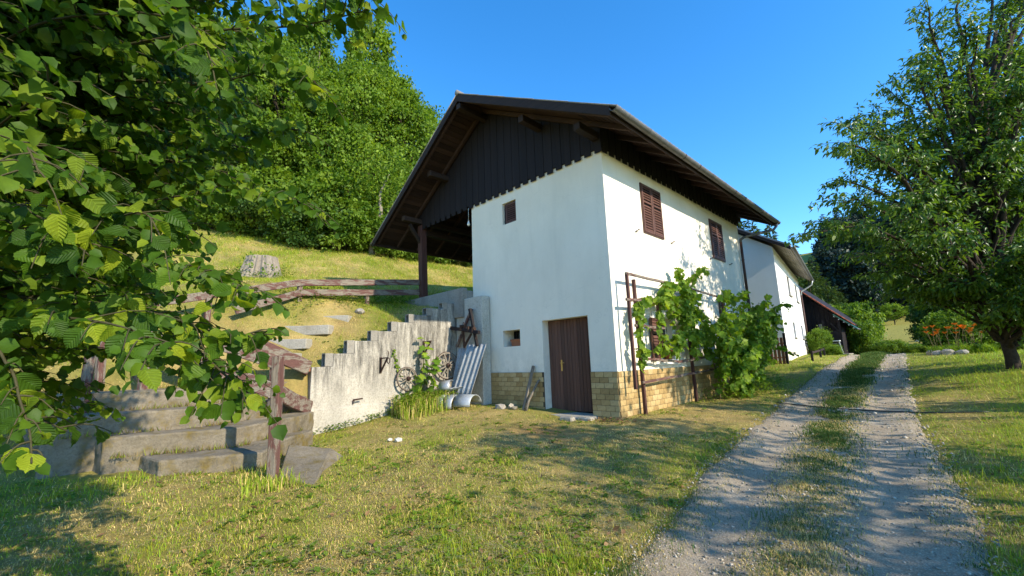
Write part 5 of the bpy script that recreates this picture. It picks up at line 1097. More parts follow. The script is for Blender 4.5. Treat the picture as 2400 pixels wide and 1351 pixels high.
for tip in CT:
    tip = np.array(tip); rl = tip - np.array(CAM)
    if tip[2] < 2.9 and (rl[0] * .70 + rl[1] * .714) / (rl[0] * -.714 + rl[1] * .70) < 1.08: continue
    hgt = tip[2] - cbase[2]; z0 = np.clip(hgt * cr.uniform(.25, .5), .5, 5.0); a = cbase + np.array([0, 0, z0]); v = tip - a; L = np.linalg.norm(v)
    pth = smooth_path([a, a + v * .35 + [0, 0, .10 * L], a + v * .72 + [0, 0, .11 * L], tip], 12) + np.r_[np.zeros((1, 3)), cr.normal(0, .05, (11, 3))]
    cmb.tube(pth, list(np.linspace(.028 + .009 * L, .008, 12)), 6, False); spray(pth[7:], 34, .16)
    for k in range(24):
        f = .34 + .66 * (k + cr.random()) / 24; j = min(int(f * 11), 10); p = pth[j] + (pth[j + 1] - pth[j]) * cr.random(); d = pth[j + 1] - pth[j]; d /= np.linalg.norm(d); sd_ = np.cross(d, [0, 0, 1]); sd_ /= np.linalg.norm(sd_) + 1e-9
        w_ = d * cr.uniform(.5, 1.0) + sd_ * (1 if k % 2 else -1) * cr.uniform(.4, 1.0) + np.array([0, 0, cr.uniform(-.35, .55)]); w_ /= np.linalg.norm(w_); ln = cr.uniform(.35, .95) * (1.25 - .6 * f)
        tp = smooth_path([p, p + w_ * ln * .55 + [0, 0, .03], p + w_ * ln - [0, 0, .10 * ln]], 5); cmb.tube(tp, list(np.linspace(.010, .003, 5)), 4, False); spray(tp, int(10 + 16 * ln), .165)
cmb.build('trunk', 'bark', CH)
cp, cd, cn, cs = np.vstack(CP_), np.vstack(CD_), np.vstack(CN_), np.concatenate(CS_)
ok = cp[:, 2] > ground(cp[:, 0], cp[:, 1]) + .25; cp, cd, cn, cs = cp[ok], cd[ok], cn[ok], cs[ok]
dist = np.linalg.norm(cp - np.array(CAM), axis=1); rel = cp - np.array(CAM); infr = (rel @ np.array([.70, .714, 0])) / (rel @ np.array([-.714, .70, 0])) < 1.18
od = np.argsort(dist + 100 * (~infr)); one, ri = od[:300], od[300:]
leaf_parts('leaf', 'cherry', cp[one], cd[one], cn[one], cs[one], 'cherry_leaf_single', CH)
leaf_object('foliage', LT['cherry_lo'], cp[ri], cd[ri], cn[ri], cs[ri], 'cherry_leaf', CH, np.clip(cr.beta(2, 3, len(ri)), 0, 1))
print('cherry leaves', len(cp), 'hazel', len(hp), 'vine', len(vp))
# trees further along the garden on the sun side, out of the picture: they shade the driveway and the lawn
GT = [blob_tree_mesh(301, 7.6, 3.1, 1.5, 84, 62, .20, 'cherry_leaf', 'bark', .2, .14, (.45, 1.0)), blob_tree_mesh(302, 7.0, 1.9, 1.8, 38, 46, .17, 'cherry_leaf', 'bark', .25, .13, (.45, 1.0))]
for (x, y, v, s, lab) in [(11.6, -.9, 0, 1.0, 'round fruit tree on the garden side of the driveway opposite the door'), (10.4, 4.9, 1, 1.35, 'smaller fruit tree on the garden side past the round one')]:
    place_tree('fruit_tree', GT[v], (x, y, gz(x, y) - .1), s, random.uniform(0, 6), lab)

# ------------------------------------------------------------------ second house
u2 = Vector((-.129, .992, 0)); n2 = Vector((.992, .129, 0)); O2 = Vector((-.10, 14.57, 0)); L2, W2 = 12.0, 8.0; T2 = 6.35; R2 = T2 + .68 * (W2 / 2)
H2 = thing('farmhouse', (-3.5, 20, 1), 'white two storey farmhouse with grey eaves standing beyond the outbuilding', 'house')
def q2(s, o, z): return tuple(O2 + u2 * s + n2 * o + Vector((0, 0, z)))
WIN2 = [(4.55, 5.65, 4.5, 5.6), (8.7, 9.9, 4.5, 5.6), (4.3, 5.3, 2.12, 2.95), (9.0, 10.1, 2.15, 2.98)]
m = MB()
As = sorted({0, L2, *[w_[0] for w_ in WIN2], *[w_[1] for w_ in WIN2]}); Zs = sorted({0.2, T2, *[w_[2] for w_ in WIN2], *[w_[3] for w_ in WIN2]})
for i in range(len(As) - 1):
    for j in range(len(Zs) - 1):
        a, z = (As[i] + As[i + 1]) / 2, (Zs[j] + Zs[j + 1]) / 2
        if any(w_[0] < a < w_[1] and w_[2] < z < w_[3] for w_ in WIN2): continue
        m.add([q2(As[i], 0, Zs[j]), q2(As[i + 1], 0, Zs[j]), q2(As[i + 1], 0, Zs[j + 1]), q2(As[i], 0, Zs[j + 1])], [(0, 1, 2, 3)])
for (a, b, c, d) in WIN2:
    for P in ([(a, 0, c), (a, -.2, c), (a, -.2, d), (a, 0, d)], [(b, 0, c), (b, -.2, c), (b, -.2, d), (b, 0, d)], [(a, 0, c), (b, 0, c), (b, -.2, c), (a, -.2, c)], [(a, 0, d), (b, 0, d), (b, -.2, d), (a, -.2, d)]): m.add([q2(*p) for p in P], [(0, 1, 2, 3)])
m.add([q2(0, 0, .2), q2(0, -W2, .2), q2(0, -W2, T2), q2(0, -W2 / 2, R2), q2(0, 0, T2)], [(0, 1, 2, 3, 4)])
m.add([q2(L2, 0, .2), q2(L2, -W2, .2), q2(L2, -W2, T2), q2(L2, -W2 / 2, R2), q2(L2, 0, T2)], [(4, 3, 2, 1, 0)])
m.add([q2(0, -W2, .2), q2(L2, -W2, .2), q2(L2, -W2, T2), q2(0, -W2, T2)], [(3, 2, 1, 0)])
m.build('wall', 'plaster_far', H2)
m = MB().hexa([q2(-.01, .03, .1), q2(L2 + .01, .03, .1), q2(L2 + .01, -.05, .1), q2(-.01, -.05, .1), q2(-.01, .03, 1.62), q2(L2 + .01, .03, 1.62), q2(L2 + .01, -.05, 1.62), q2(-.01, -.05, 1.62)]); m.build('plinth', 'plaster', H2)
for (a, b, c, d) in WIN2:
    wd = MB().hexa([q2(a, -.19, c), q2(b, -.19, c), q2(b, -.15, c), q2(a, -.15, c), q2(a, -.19, d), q2(b, -.19, d), q2(b, -.15, d), q2(a, -.15, d)]).build('window', 'window_glass', H2)
    fr = MB()
    for (p, q, e, f) in ((a, a + .07, c, d), (b - .07, b, c, d), (a + .07, b - .07, c, c + .07), (a + .07, b - .07, d - .07, d), ((a + b) / 2 - .03, (a + b) / 2 + .03, c + .07, d - .07)):
        fr.hexa([q2(p, -.149, e), q2(q, -.149, e), q2(q, -.11, e), q2(p, -.11, e), q2(p, -.149, f), q2(q, -.149, f), q2(q, -.11, f), q2(p, -.11, f)])
    fr.build('frame', 'shutter_wood', wd)
    MB().hexa([q2(a - .08, -.1, c - .07), q2(b + .08, -.1, c - .07), q2(b + .08, .09, c - .07), q2(a - .08, .09, c - .07), q2(a - .08, -.1, c - .005), q2(b + .08, -.1, c - .005), q2(b + .08, .09, c - .02), q2(a - .08, .09, c - .02)]).build('sill', 'slab_concrete', wd)
OV = .75
def slab2(o0, z0, o1, z1, th, s0, s1, name, mat, par):
    P = [q2(s0, o0, z0 - th), q2(s1, o0, z0 - th), q2(s1, o1, z1 - th), q2(s0, o1, z1 - th), q2(s0, o0, z0), q2(s1, o0, z0), q2(s1, o1, z1), q2(s0, o1, z1)]
    return MB().hexa(P).build(name, mat, par)
rf2 = slab2(-W2 / 2, R2 + .12, OV, T2 - .68 * OV + .42, .10, -.35, L2 + .4, 'roof', 'roof_sheet', H2)
slab2(-W2 / 2, R2 + .12, -W2 - OV, T2 - .68 * OV + .42, .10, -.35, L2 + .4, 'roof_slope', 'roof_sheet', rf2)
for k in range(6):
    o0 = .02 + k * .115; slab2(o0, T2 - .68 * o0 + .30, o0 + .105, T2 - .68 * (o0 + .105) + .30, .02, -.3, L2 + .35, 'soffit_board', 'block_concrete', rf2)
slab2(-W2 / 2, R2 + .03, OV, T2 - .68 * OV + .33, .16, -.38, -.34, 'barge_board', 'dark_beam_x', rf2)
m = MB(); zg = T2 - .68 * OV + .34; P = [q2(s, OV + .08 + .075 * math.cos(a), zg + .075 * math.sin(a)) for s in (-.4, L2 + .45) for a in np.linspace(math.pi, 2 * math.pi, 8)]
m.add(P, [(i, i + 1, 9 + i, 8 + i) for i in range(7)], True); g2_ = m.build('gutter', 'zinc', H2); g2_.modifiers.new('t', 'SOLIDIFY').thickness = .01
MB().tube([q2(L2 - .1, OV + .08, zg - .05), q2(L2 - .1, OV, zg - .35), q2(L2 - .15, .12, zg - .75), q2(L2 - .15, .08, zg - 1.0)], .05, 8).build('downpipe_bend', 'pale_metal', g2_)
MB().tube([q2(L2 - .15, .08, zg - 1.0), q2(L2 - .15, .08, .9)], .05, 8).build('downpipe', 'brown_pipe', g2_)
# small plank fence and low rail by the farmhouse
PF = thing('plank_gate', (-.9, 13.2, .8), 'short gate of orange brown upright planks by the farmhouse corner', 'fence')
for k in range(9):
    x = -1.05 + k * .135; y = 12.6 + k * .06; z = gz(x, y); MB().box(x, x + .11, y, y + .025, z - .05, z + 1.15 + random.uniform(-.03, .03)).build('plank', 'plank_orange', PF, .004)
for hz_ in (.3, .9): MB().bar((-1.05, 12.64, gz(-1, 12.6) + hz_), (.15, 13.15, gz(0.1, 13) + hz_), .05, .08).build('rail', 'plank_orange', PF)
MB().bar((.19, 13.16, .3), (.19, 13.16, 2.15), .09, .09, Vector((1, 0, 0))).build('post', 'dark_board', PF)
LF = thing('low_rail_fence', (.6, 18, 1), 'low dark rail fence along the strip of plants at the farmhouse wall', 'fence')
pf = [(.55, 16.0), (.35, 19.0), (.0, 22.0)]
for (x, y) in pf: z = gz(x, y); MB().bar((x, y, z - .1), (x, y, z + .48), .09, .09, Vector((1, 0, 0))).build('post', 'dark_board', LF)
for a, b in zip(pf[:-1], pf[1:]): MB().bar((*a, gz(*a) + .38), (*b, gz(*b) + .38), .06, .08).build('rail', 'dark_beam_y', LF)

# ------------------------------------------------------------------ barn with a lean-to beyond the farmhouse
BN = thing('barn', (-1.5, 29, 1.1), 'dark wooden barn with red tiled roof edge and green lean-to at the driveway end', 'barn')
YB = 28.3; zB = 1.05
m = MB().extrude([(-3.8, zB - .3), (.05, zB - .3), (.05, 3.55), (-1.85, 5.40), (-3.8, 7.3)], YB, YB + 5); m.build('wall', 'dark_board', BN)
for k in range(14):
    x = -3.7 + k * .27; MB().extrude([(x, zB + 1.3), (x + .24, zB + 1.3), (x + .24, min(3.55 - (x + .24 - .05) * .97, 7.2)), (x, min(3.55 - (x - .05) * .97, 7.2))], YB - .03, YB - .003).build('board', 'dark_board', BN)
rb = MB().extrude([(-4.0, 7.62), (.75, 2.98), (.75, 3.10), (-4.0, 7.74)], YB - .7, YB + 5.2); rb = rb.build('roof', 'dark_board', BN)
for k in range(20):
    x = -3.9 + k * .24; z = 7.66 - (x + 4.0) * .977; MB().tube([(x, YB - .74, z + .09), (x + .26, YB - .74, z - .16)], .05, 6).build('roof_tile', 'roof_red', rb)
lean = MB().extrude([(-.1, 3.72), (1.05, 2.70), (1.05, 2.74), (-.1, 3.76)], YB - 1.2, YB - .1).build('lean_to_roof', 'green_sheet', BN)
for k in range(5): MB().bar((-.05 + k * .24, YB - 1.2, 3.60 - k * .21), (-.05 + k * .24, YB - .1, 3.60 - k * .21), .06, .06).build('batten', 'pale_metal', lean)
MB().tube([(1.08, YB - 1.25, 2.68), (1.08, YB - .1, 2.68)], .05, 6).build('gutter', 'zinc', lean)
for x in (-.75, .12): MB().bar((x, YB - .9, zB - .2), (x, YB - .9, 3.4), .13, .13, Vector((1, 0, 0))).build('post', 'dark_board', BN)
MB().bar((.12, YB - .9, 2.5), (-.35, YB - .9, 3.2), .08, .08).build('brace', 'dark_board', BN)
MB().box(-.72, .06, YB - .93, YB - .86, zB + .95, zB + 1.6).build('railing_board', 'dark_board', BN)
MB().box(-1.15, -.92, YB - .12, YB - .02, zB, 3.2).build('pale_board', 'slab_concrete', BN)
SH = thing('slatted_stand', (0, YB - 1.4, zB), 'white metal stand with slats under the barn lean-to', 'stand')
for k in range(5): MB().bar((-.5, YB - 1.5, zB + .16 + k * .15), (.10, YB - 1.5, zB + .16 + k * .15), .03, .035).build('slat', 'pale_metal', SH)
MB().box(-.72, .12, YB - 1.7, YB - 1.3, zB + .88, zB + .94).build('top', 'white_paint', SH)
MB().bar((.05, YB - 1.5, zB + .9), (.20, YB - 1.5, zB), .05, .05).build('leg', 'white_paint', SH); MB().bar((-.5, YB - 1.5, zB + .9), (-.52, YB - 1.5, zB), .05, .05).build('leg', 'white_paint', SH)
DC = thing('deck_chair', (-.9, YB - 2.3, zB), 'orange deck chair on the grass before the barn', 'chair')
MB().bar((-.55, YB - 2.4, zB + .85), (-.85, YB - 2.4, zB + .35), .5, .04, Vector((0, 1, 0))).build('backrest', 'orange_cloth', DC); MB().bar((-.85, YB - 2.4, zB + .35), (-1.35, YB - 2.4, zB + .42), .5, .04, Vector((0, 1, 0))).build('seat', 'orange_cloth', DC)
for dx in (-.6, -1.25): MB().bar((dx, YB - 2.4, zB - .05), (dx - .1, YB - 2.4, zB + .42), .04, .5, Vector((0, 1, 0))).build('leg', 'old_wood', DC)
setp(MB().box(-.9, .55, YB - 2.0, YB - .2, zB - .3, zB + .07).build('barn_step', 'slab_concrete'), 'flat concrete slab at the barn lean-to', 'step')

# ------------------------------------------------------------------ far garden, trees, hill
HV = [blob_tree_mesh(401, 3.0, 2.0, .0, 130, 90, .19, 'shrub_leaf', 'bark', .1, .05, (.4, 1.0)), blob_tree_mesh(402, 2.6, 2.1, .0, 120, 90, .18, 'shrub_leaf', 'bark', .0, .05, (.4, 1.0))]
for i, (x, y, s, v, tl, lab) in enumerate([(.75, 31.0, .62, 0, 1.5, 'tall rounded hedge shrub beside the barn lean-to'), (2.5, 33.0, .55, 1, .8, 'broad hedge shrub behind the driveway crest'), (.0, 34.8, .95, 0, 1.6, 'tall hedge shrub behind the barn roof'), (2.3, 29.0, .5, 1, .8, 'low hedge shrub at the left end of the driveway crest'),
        (3.7, 29.3, .42, 0, .6, 'low hedge shrub closing the driveway crest'), (5.2, 30.0, .5, 1, .6, 'low hedge shrub right of the driveway crest'), (5.6, 24.5, .8, 0, 1.0, 'flowering garden shrub beside the lilies'), (7.0, 26.5, .9, 1, 1.1, 'garden shrub behind the lilies'), (6.9, 33, .8, 0, 1.0, 'hedge shrub behind the flower bed'), (-.75, 25.2, .30, 1, 2.2, 'climbing shrub at the far corner of the farmhouse'), (.05, 23.6, .32, 0, .8, 'yellowish low shrub beside the deck chair'), (-.9, 26.6, .32, 0, 2.0, 'slim shrub between farmhouse and barn')]):
    place_tree('garden_shrub', HV[v], (x, y, gz(x, y) - .1), s, i * 1.3, lab, None, tl, ('foliage', 'stem'))
FT = [blob_tree_mesh(501, 9, 3.4, .6, 170, 80, .30, 'forest_leaf', 'bark', .2), blob_tree_mesh(502, 9, 3.2, .6, 170, 80, .30, 'forest_leaf_dark', 'bark', .3)]
for i, (px, D, v, s, tl, lab) in enumerate([(1975, 40, 1, .62, 1.0, 'dark rounded tree behind the barn'), (1988, 42, 1, .6, 1.1, 'dark tree right behind the hedge by the barn'), (2045, 82, 0, .85, 1.1, 'bright green tree at the edge of the dark hill forest'), (1950, 36, 0, .5, 1.0, 'light tree peeping over the barn roof'), (2170, 50, 1, .65, 1.0, 'dark tree at the right edge of the meadow'), (2190, 42, 1, .7, 1.1, 'dark tree behind the garden shrubs'), (2250, 44, 1, .8, 1.1, 'dark tree behind the flower bed'), (2310, 40, 1, .8, 1.1, 'dark tree seen below the cherry crown'), (2390, 40, 1, .8, 1.1, 'dark tree behind the cherry trunk')]):
    x, y = at(px, D); place_tree('garden_tree', FT[v], (x, y, gz(x, y) - .2), s, i * 1.1, lab, None, tl)
x, y = at(2090, 74); place_tree('orchard_tree', blob_tree_mesh(601, 3.6, 1.9, 1.0, 60, 70, .22, 'forest_leaf', 'bark', .0, .10, (.5, 1.0)), (x, y, gz(x, y)), 1.0, 1.0, 'small light green orchard tree alone on the sunny meadow')
CV = [conifer_mesh(701, 15, 3.2, 26, 60, .55, 'pine_needle', .28), conifer_mesh(702, 13, 3.0, 22, 60, .55, 'pine_needle', .15, .8)]
for i, (px, D, v, s, tl, lab) in enumerate([(1880, 52, 0, .95, .98, 'dark green pine'), (1905, 46, 1, .78, 1.0, ''), (1860, 44, 1, .85, 1.0, ''), (1920, 58, 0, .9, .95, ''), (1945, 50, 1, .72, 1.0, ''), (1965, 56, 1, .75, .85, ''), (1830, 50, 0, 1.0, 1.0, ''), (1790, 48, 0, .95, 1.0, ''), (1750, 50, 1, 1.0, 1.05, '')]):
    x, y = at(px, D); place_tree('pine_tree', CV[v], (x, y, gz(x, y) - .3), s, i * .9, 'tall green conifer on the slope behind the farmhouse', 'conifers behind the farmhouse', tl)
SV2 = [conifer_mesh(801, 16, 3.6, 18, 26, 1.1, 'shaded_spruce_needle', .3), blob_tree_mesh(802, 13, 4.6, 1, 110, 55, .75, 'shaded_wood_leaf', 'bark', .3)]
hrr = np.random.default_rng(90); cnt = 0
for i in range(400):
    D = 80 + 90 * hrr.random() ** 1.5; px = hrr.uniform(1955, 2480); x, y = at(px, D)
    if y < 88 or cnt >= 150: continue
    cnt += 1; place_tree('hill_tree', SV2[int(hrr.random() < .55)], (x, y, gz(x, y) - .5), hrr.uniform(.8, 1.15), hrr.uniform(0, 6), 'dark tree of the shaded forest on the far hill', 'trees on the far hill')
# flower bed: lilies, leaves, stones
LB = np.random.default_rng(14)
bx, by = 5.35, 20.2
for k in range(26):
    x = 4.6 + LB.random() * 1.8; y = 19.6 + LB.random() * 1.6; z = gz(x, y); h = LB.uniform(.85, 1.3); t = thing('daylily', (x, y, z), 'orange daylily on a tall stalk in the flower bed by the cherry', 'flower', 'daylilies in the flower bed')
    tx, ty = x + LB.normal(0, .12), y + LB.normal(0, .12); MB().tube([(x, y, z - .05), ((x + tx) / 2, (y + ty) / 2, z + h * .6), (tx, ty, z + h)], .008, 4).build('stalk', 'vine_stem', t)
    pm = MB()
    for a in range(6):
        q = a * math.pi / 3; d = Vector((math.cos(q) * .62, math.sin(q) * .62, .75)); s_ = Vector((-math.sin(q), math.cos(q), 0)); o_ = Vector((tx, ty, z + h)); pm.add([o_, o_ + d * .11 + s_ * .05, o_ + d * .21 - Vector((0, 0, .04)), o_ + d * .11 - s_ * .05], [(0, 1, 2, 3)])
    pm.build('blossom', 'petal', t)
k = 1500; xx = LB.uniform(4.5, 6.6, k); yy = LB.uniform(19.2, 21.4, k); zz = ground(xx, yy); a = LB.uniform(0, 6.28, k)
setp(leaf_object('lily_leaves', (np.array([(-.035, 0, 0), (.035, 0, 0), (.03, .55, .04), (-.03, .55, .04), (0, 1, -.18)]), np.array([(0, 1, 2), (0, 2, 3), (3, 2, 4)])), np.c_[xx, yy, zz - .02], np.c_[np.cos(a) * .6, np.sin(a) * .6, np.ones(k)], np.c_[np.cos(a), np.sin(a), np.zeros(k)] * -1, LB.uniform(.3, .62, k), 'shrub_leaf', None), 'strap leaves of the daylilies in the flower bed', 'leaves')
for i, (x, y, s, lab) in enumerate([(4.75, 19.1, .24, 'rounded border stone at the driveway end of the flower bed'), (5.1, 19.0, .27, 'flat brown border stone in the middle of the flower bed edge'), (5.5, 18.9, .2, 'grey border stone on the cherry side of the flower bed'), (4.55, 19.35, .2, 'upright border stone behind the rounded one')]):
    setp(MB().blob((x, y, gz(x, y) + s * .25), (s, s * .8, s * .65), 60 + i, 2, .25).build('border_stone', 'rock'), lab, 'stone')
setp(MB().tube(smooth_path([(1.9, 4.3, gz(1.9, 4.3) + .02), (2.8, 4.0, gz(2.8, 4.0) + .03), (3.6, 3.8, gz(3.6, 3.8) + .03), (4.6, 3.7, gz(4.6, 3.7) + .03), (5.6, 3.9, gz(5.6, 3.9) + .02)], 24), .013, 6).build('garden_hose', 'hose'), 'thin black hose lying across the gravel driveway', 'hose')
setp(MB().box(2.0, 5.2, 64.5, 65.2, gz(3, 65) - .2, gz(3, 65) + .35).build('meadow_trough', 'white_paint'), 'long white trough at the top of the sunny meadow', 'trough')

# ------------------------------------------------------------------ grass, straw, weeds, gravel
gr_ = np.random.default_rng(55)
def pip(x, y, poly):
    ins = np.zeros(len(x), bool); n = len(poly)
    for i in range(n):
        x0, y0 = poly[i]; x1, y1 = poly[(i + 1) % n]; c = ((y0 > y) != (y1 > y)) & (x < (x1 - x0) * (y - y0) / (y1 - y0 + 1e-12) + x0); ins ^= c
    return ins
SOLID = [[(-5.1, -.05), (.07, -.05), (.07, 9.5), (-5.1, 9.5)], [(-5.78, -4.68), (-5.42, -4.68), (-5.42, 0), (-5.78, 0)], [(-5.5, -.36), (-4.2, -.36), (-4.2, 0), (-5.5, 0)], [(-2.4, -.44), (-.5, -.44), (-.5, 0), (-2.4, 0)],
         [(-3.05, -7.6), (-2.47, -6.38), (-3.4, -5.85), (-4.2, -5.0), (-5.5, -4.7), (-5.9, -4.7), (-5.8, -7.0), (-6.3, -8.9), (-4.6, -8.9)], [(-1.8, -6.35), (-1.15, -6.05), (-2.5, -5.1), (-3.15, -5.8)], [(-8.6, -.42), (-5, -.42), (-5, 9.3), (-8.6, 9.3)],
         [(-8.5, 14.5), (.0, 14.5), (-1.6, 26.7), (-9.5, 25.5)]]
def scatter(n, r0, r1, pw, half=64):
    t = gr_.random(n); r = (r0 ** (1 - pw) + t * (r1 ** (1 - pw) - r0 ** (1 - pw))) ** (1 / (1 - pw)); a = R(135.7) - gr_.uniform(-R(half), R(half), n)
    return CAM.x + r * np.cos(a), CAM.y + r * np.sin(a), r
def allowed(x, y, strip=True):
    ok = np.ones(len(x), bool)
    for p in SOLID: ok &= ~pip(x, y, p)
    u = road_u(x, y); on = (u > 0.0) & (u < 1.0) & (y < 33)
    nz = fbm(N2, x, y, 2.4); nz2 = fbm(N1, x, y, .7)
    mid = np.exp(-((u - .50) / .13) ** 2) * (.6 + 1.2 * nz2) ; edge = np.exp(-(u / .12) ** 2) + np.exp(-((1 - u) / .10) ** 2)
    keep = gr_.random(len(x)) < np.clip(np.maximum(mid * (nz > .36), edge * 1.1 * (nz > .3)), 0, 1)
    return ok & (~on | keep), on
def blades(name, n, r0, r1, pw, h, wdt, label, mode='grass'):
    if mode == 'strip':
        y = -9 + 36 * gr_.random(n) ** 1.6; uu = gr_.normal(.50, .078, n) + .05 * (fbm(N1, y, 0 * y, .5) - .5); x = np.interp(y, RY, RXL) + uu * (np.interp(y, RY, RXR) - np.interp(y, RY, RXL)); r = np.hypot(x - CAM.x, y - CAM.y)
        ok = fbm(N2, x, y, 1.0) * .6 + fbm(N1, x, y, 2.6) * .4 > .33 + .45 * np.abs(uu - .5); on = np.ones(n, bool)
    elif mode == 'slope':
        x = gr_.uniform(-23, -5.8, n); y = gr_.uniform(-11, 8, n); r = np.hypot(x - CAM.x, y - CAM.y) * .7; ok, on = allowed(x, y); ok &= fbm(N2, x, y, 1.6) > .36
    else: x, y, r = scatter(n, r0, r1, pw); ok, on = allowed(x, y)
    if name == 'grass_tufts': ok &= fbm(N3, x + 40, y, 4.5) > .50
    x, y, r, on = x[ok], y[ok], r[ok], on[ok]; n = len(x)
    gn = greenness(x, y); patch = fbm(N3, x, y, 2.2)
    bare = np.exp(-(((x + .6) / .75) ** 2 + ((y + 1.75) / .45) ** 2)); keep = gr_.random(n) > np.clip(bare * 1.1 + (.30 - gn) * .8, 0, .85) * (~on)
    x, y, r, on, gn, patch = [v[keep] for v in (x, y, r, on, gn, patch)]; n = len(x)
    z = ground(x, y) + (fbm(N3, x, y, .8) - .5) * .05 * ((x < 2) | (x > 6)); z = np.where(on, z + .012, z - .004)
    isg = gr_.random(n) < np.clip(gn * 1.15 + .02, 0.04, .97)
    lod = np.clip(r / 7, .8, 3.2)
    hh = h * gr_.uniform(.45, 1.3, n) * (.65 + .6 * gn) * np.where(isg, 1, .75) * (1 + .25 * (lod - 1)); hh = np.where(on, hh * .8, hh); ww = wdt * gr_.uniform(.6, 1.3, n) * lod
    hh = hh * np.where((x > 5.2), 1.25, 1) * np.where(patch > .66, 1.5, 1)
    a = gr_.uniform(0, 2 * math.pi, n); le = gr_.uniform(.15, 1.25, n) * np.where(isg, .8, 1.5)
    dx, dy = np.cos(a), np.sin(a); b = gr_.uniform(0, 2 * math.pi, n); sx, sy = np.cos(b) * ww / 2, np.sin(b) * ww / 2
    base = np.c_[x, y, z]; mid = base + np.c_[dx * le * hh * .28, dy * le * hh * .28, hh * .62]; tip = base + np.c_[dx * le * hh * .9, dy * le * hh * .9, hh * (1 - .28 * np.minimum(le, 1.6))]
    S = np.c_[sx, sy, np.zeros(n)]; V = np.stack([base - S, base + S, mid + S * .8, mid - S * .8, tip], 1).reshape(-1, 3)
    o5 = (np.arange(n) * 5)[:, None]; T = np.concatenate([o5 + [0, 1, 2], o5 + [0, 2, 3], o5 + [3, 2, 4]])
    if mode == 'slope': T = np.concatenate([o5 + [0, 1, 4]])
    elif mode == 'grass': fr_ = r > 9; T = np.concatenate([o5[~fr_] + [0, 1, 2], o5[~fr_] + [0, 2, 3], o5[~fr_] + [3, 2, 4], o5[fr_] + [0, 1, 4]])
    lush = sstep(4.8, 6.5, x)[:, None] * .8 + .5 * (sstep(4, 12, y) * (x > -3))[:, None]; lush = np.clip(lush, 0, 1)
    gc = GREEN * (1 - lush) + LUSH * lush; gc = np.where(on[:, None], DGREEN * 1.25, gc); gc = gc * gr_.uniform(.65, 1.35, (n, 1)) * np.array([1, 1, 1]); gc[:, 0] *= gr_.uniform(.75, 1.35, n)
    sc_ = STRAW * gr_.uniform(.55, 1.3, (n, 1)); C = np.where(isg[:, None], gc, sc_)
    o = link(name, np_mesh(name, V, T, 'grass_blade', np.repeat(C, 5, 0))); setp(o, label, 'grass', kind='stuff'); return n
na = blades('lawn_grass', 400000, 2.2, 40, 1.45, .046, .0062, 'short half dry mown grass on lawn, slope and driveway strip')
nb_ = blades('grass_tufts', 80000, 2.2, 24, 1.2, .10, .0075, 'longer green grass tufts scattered through the lawn')
nd_ = blades('slope_grass', 190000, 2, 30, 1.2, .11, .0065, 'dry yellow green grass on the slope behind the stepped wall', 'slope')
nc_ = blades('strip_grass', 90000, 2, 30, 1.2, .08, .006, 'dark green grass strip between the two gravel wheel tracks', 'strip')
def straw():
    x, y, r = scatter(40000, 2.2, 20, 1.5); ok, on = allowed(x, y); ok &= ~on; ok &= fbm(N1, x, y, 1.3) > .40; x, y, r = x[ok], y[ok], r[ok]; n = len(x)
    a = gr_.normal(.6, .9, n); L = gr_.uniform(.06, .24, n); d = np.c_[np.cos(a), np.sin(a), gr_.normal(.02, .10, n)] * L[:, None]; z = ground(x, y) + gr_.uniform(.012, .05, n)
    P = np.c_[x, y, z]; S = np.c_[-np.sin(a), np.cos(a), np.zeros(n)] * (.0022 * np.clip(r / 5, .8, 2.2))[:, None]; V = np.stack([P - S, P + S, P + d], 1).reshape(-1, 3)
    C = np.array([.55, .46, .26]) * gr_.uniform(.5, 1.15, (n, 1)); setp(link('cut_straw', np_mesh('cut_straw', V, np.arange(3 * n).reshape(-1, 3), 'grass_blade', np.repeat(C, 3, 0))), 'pale cut straw lying over the lawn', 'straw', kind='stuff')
straw()
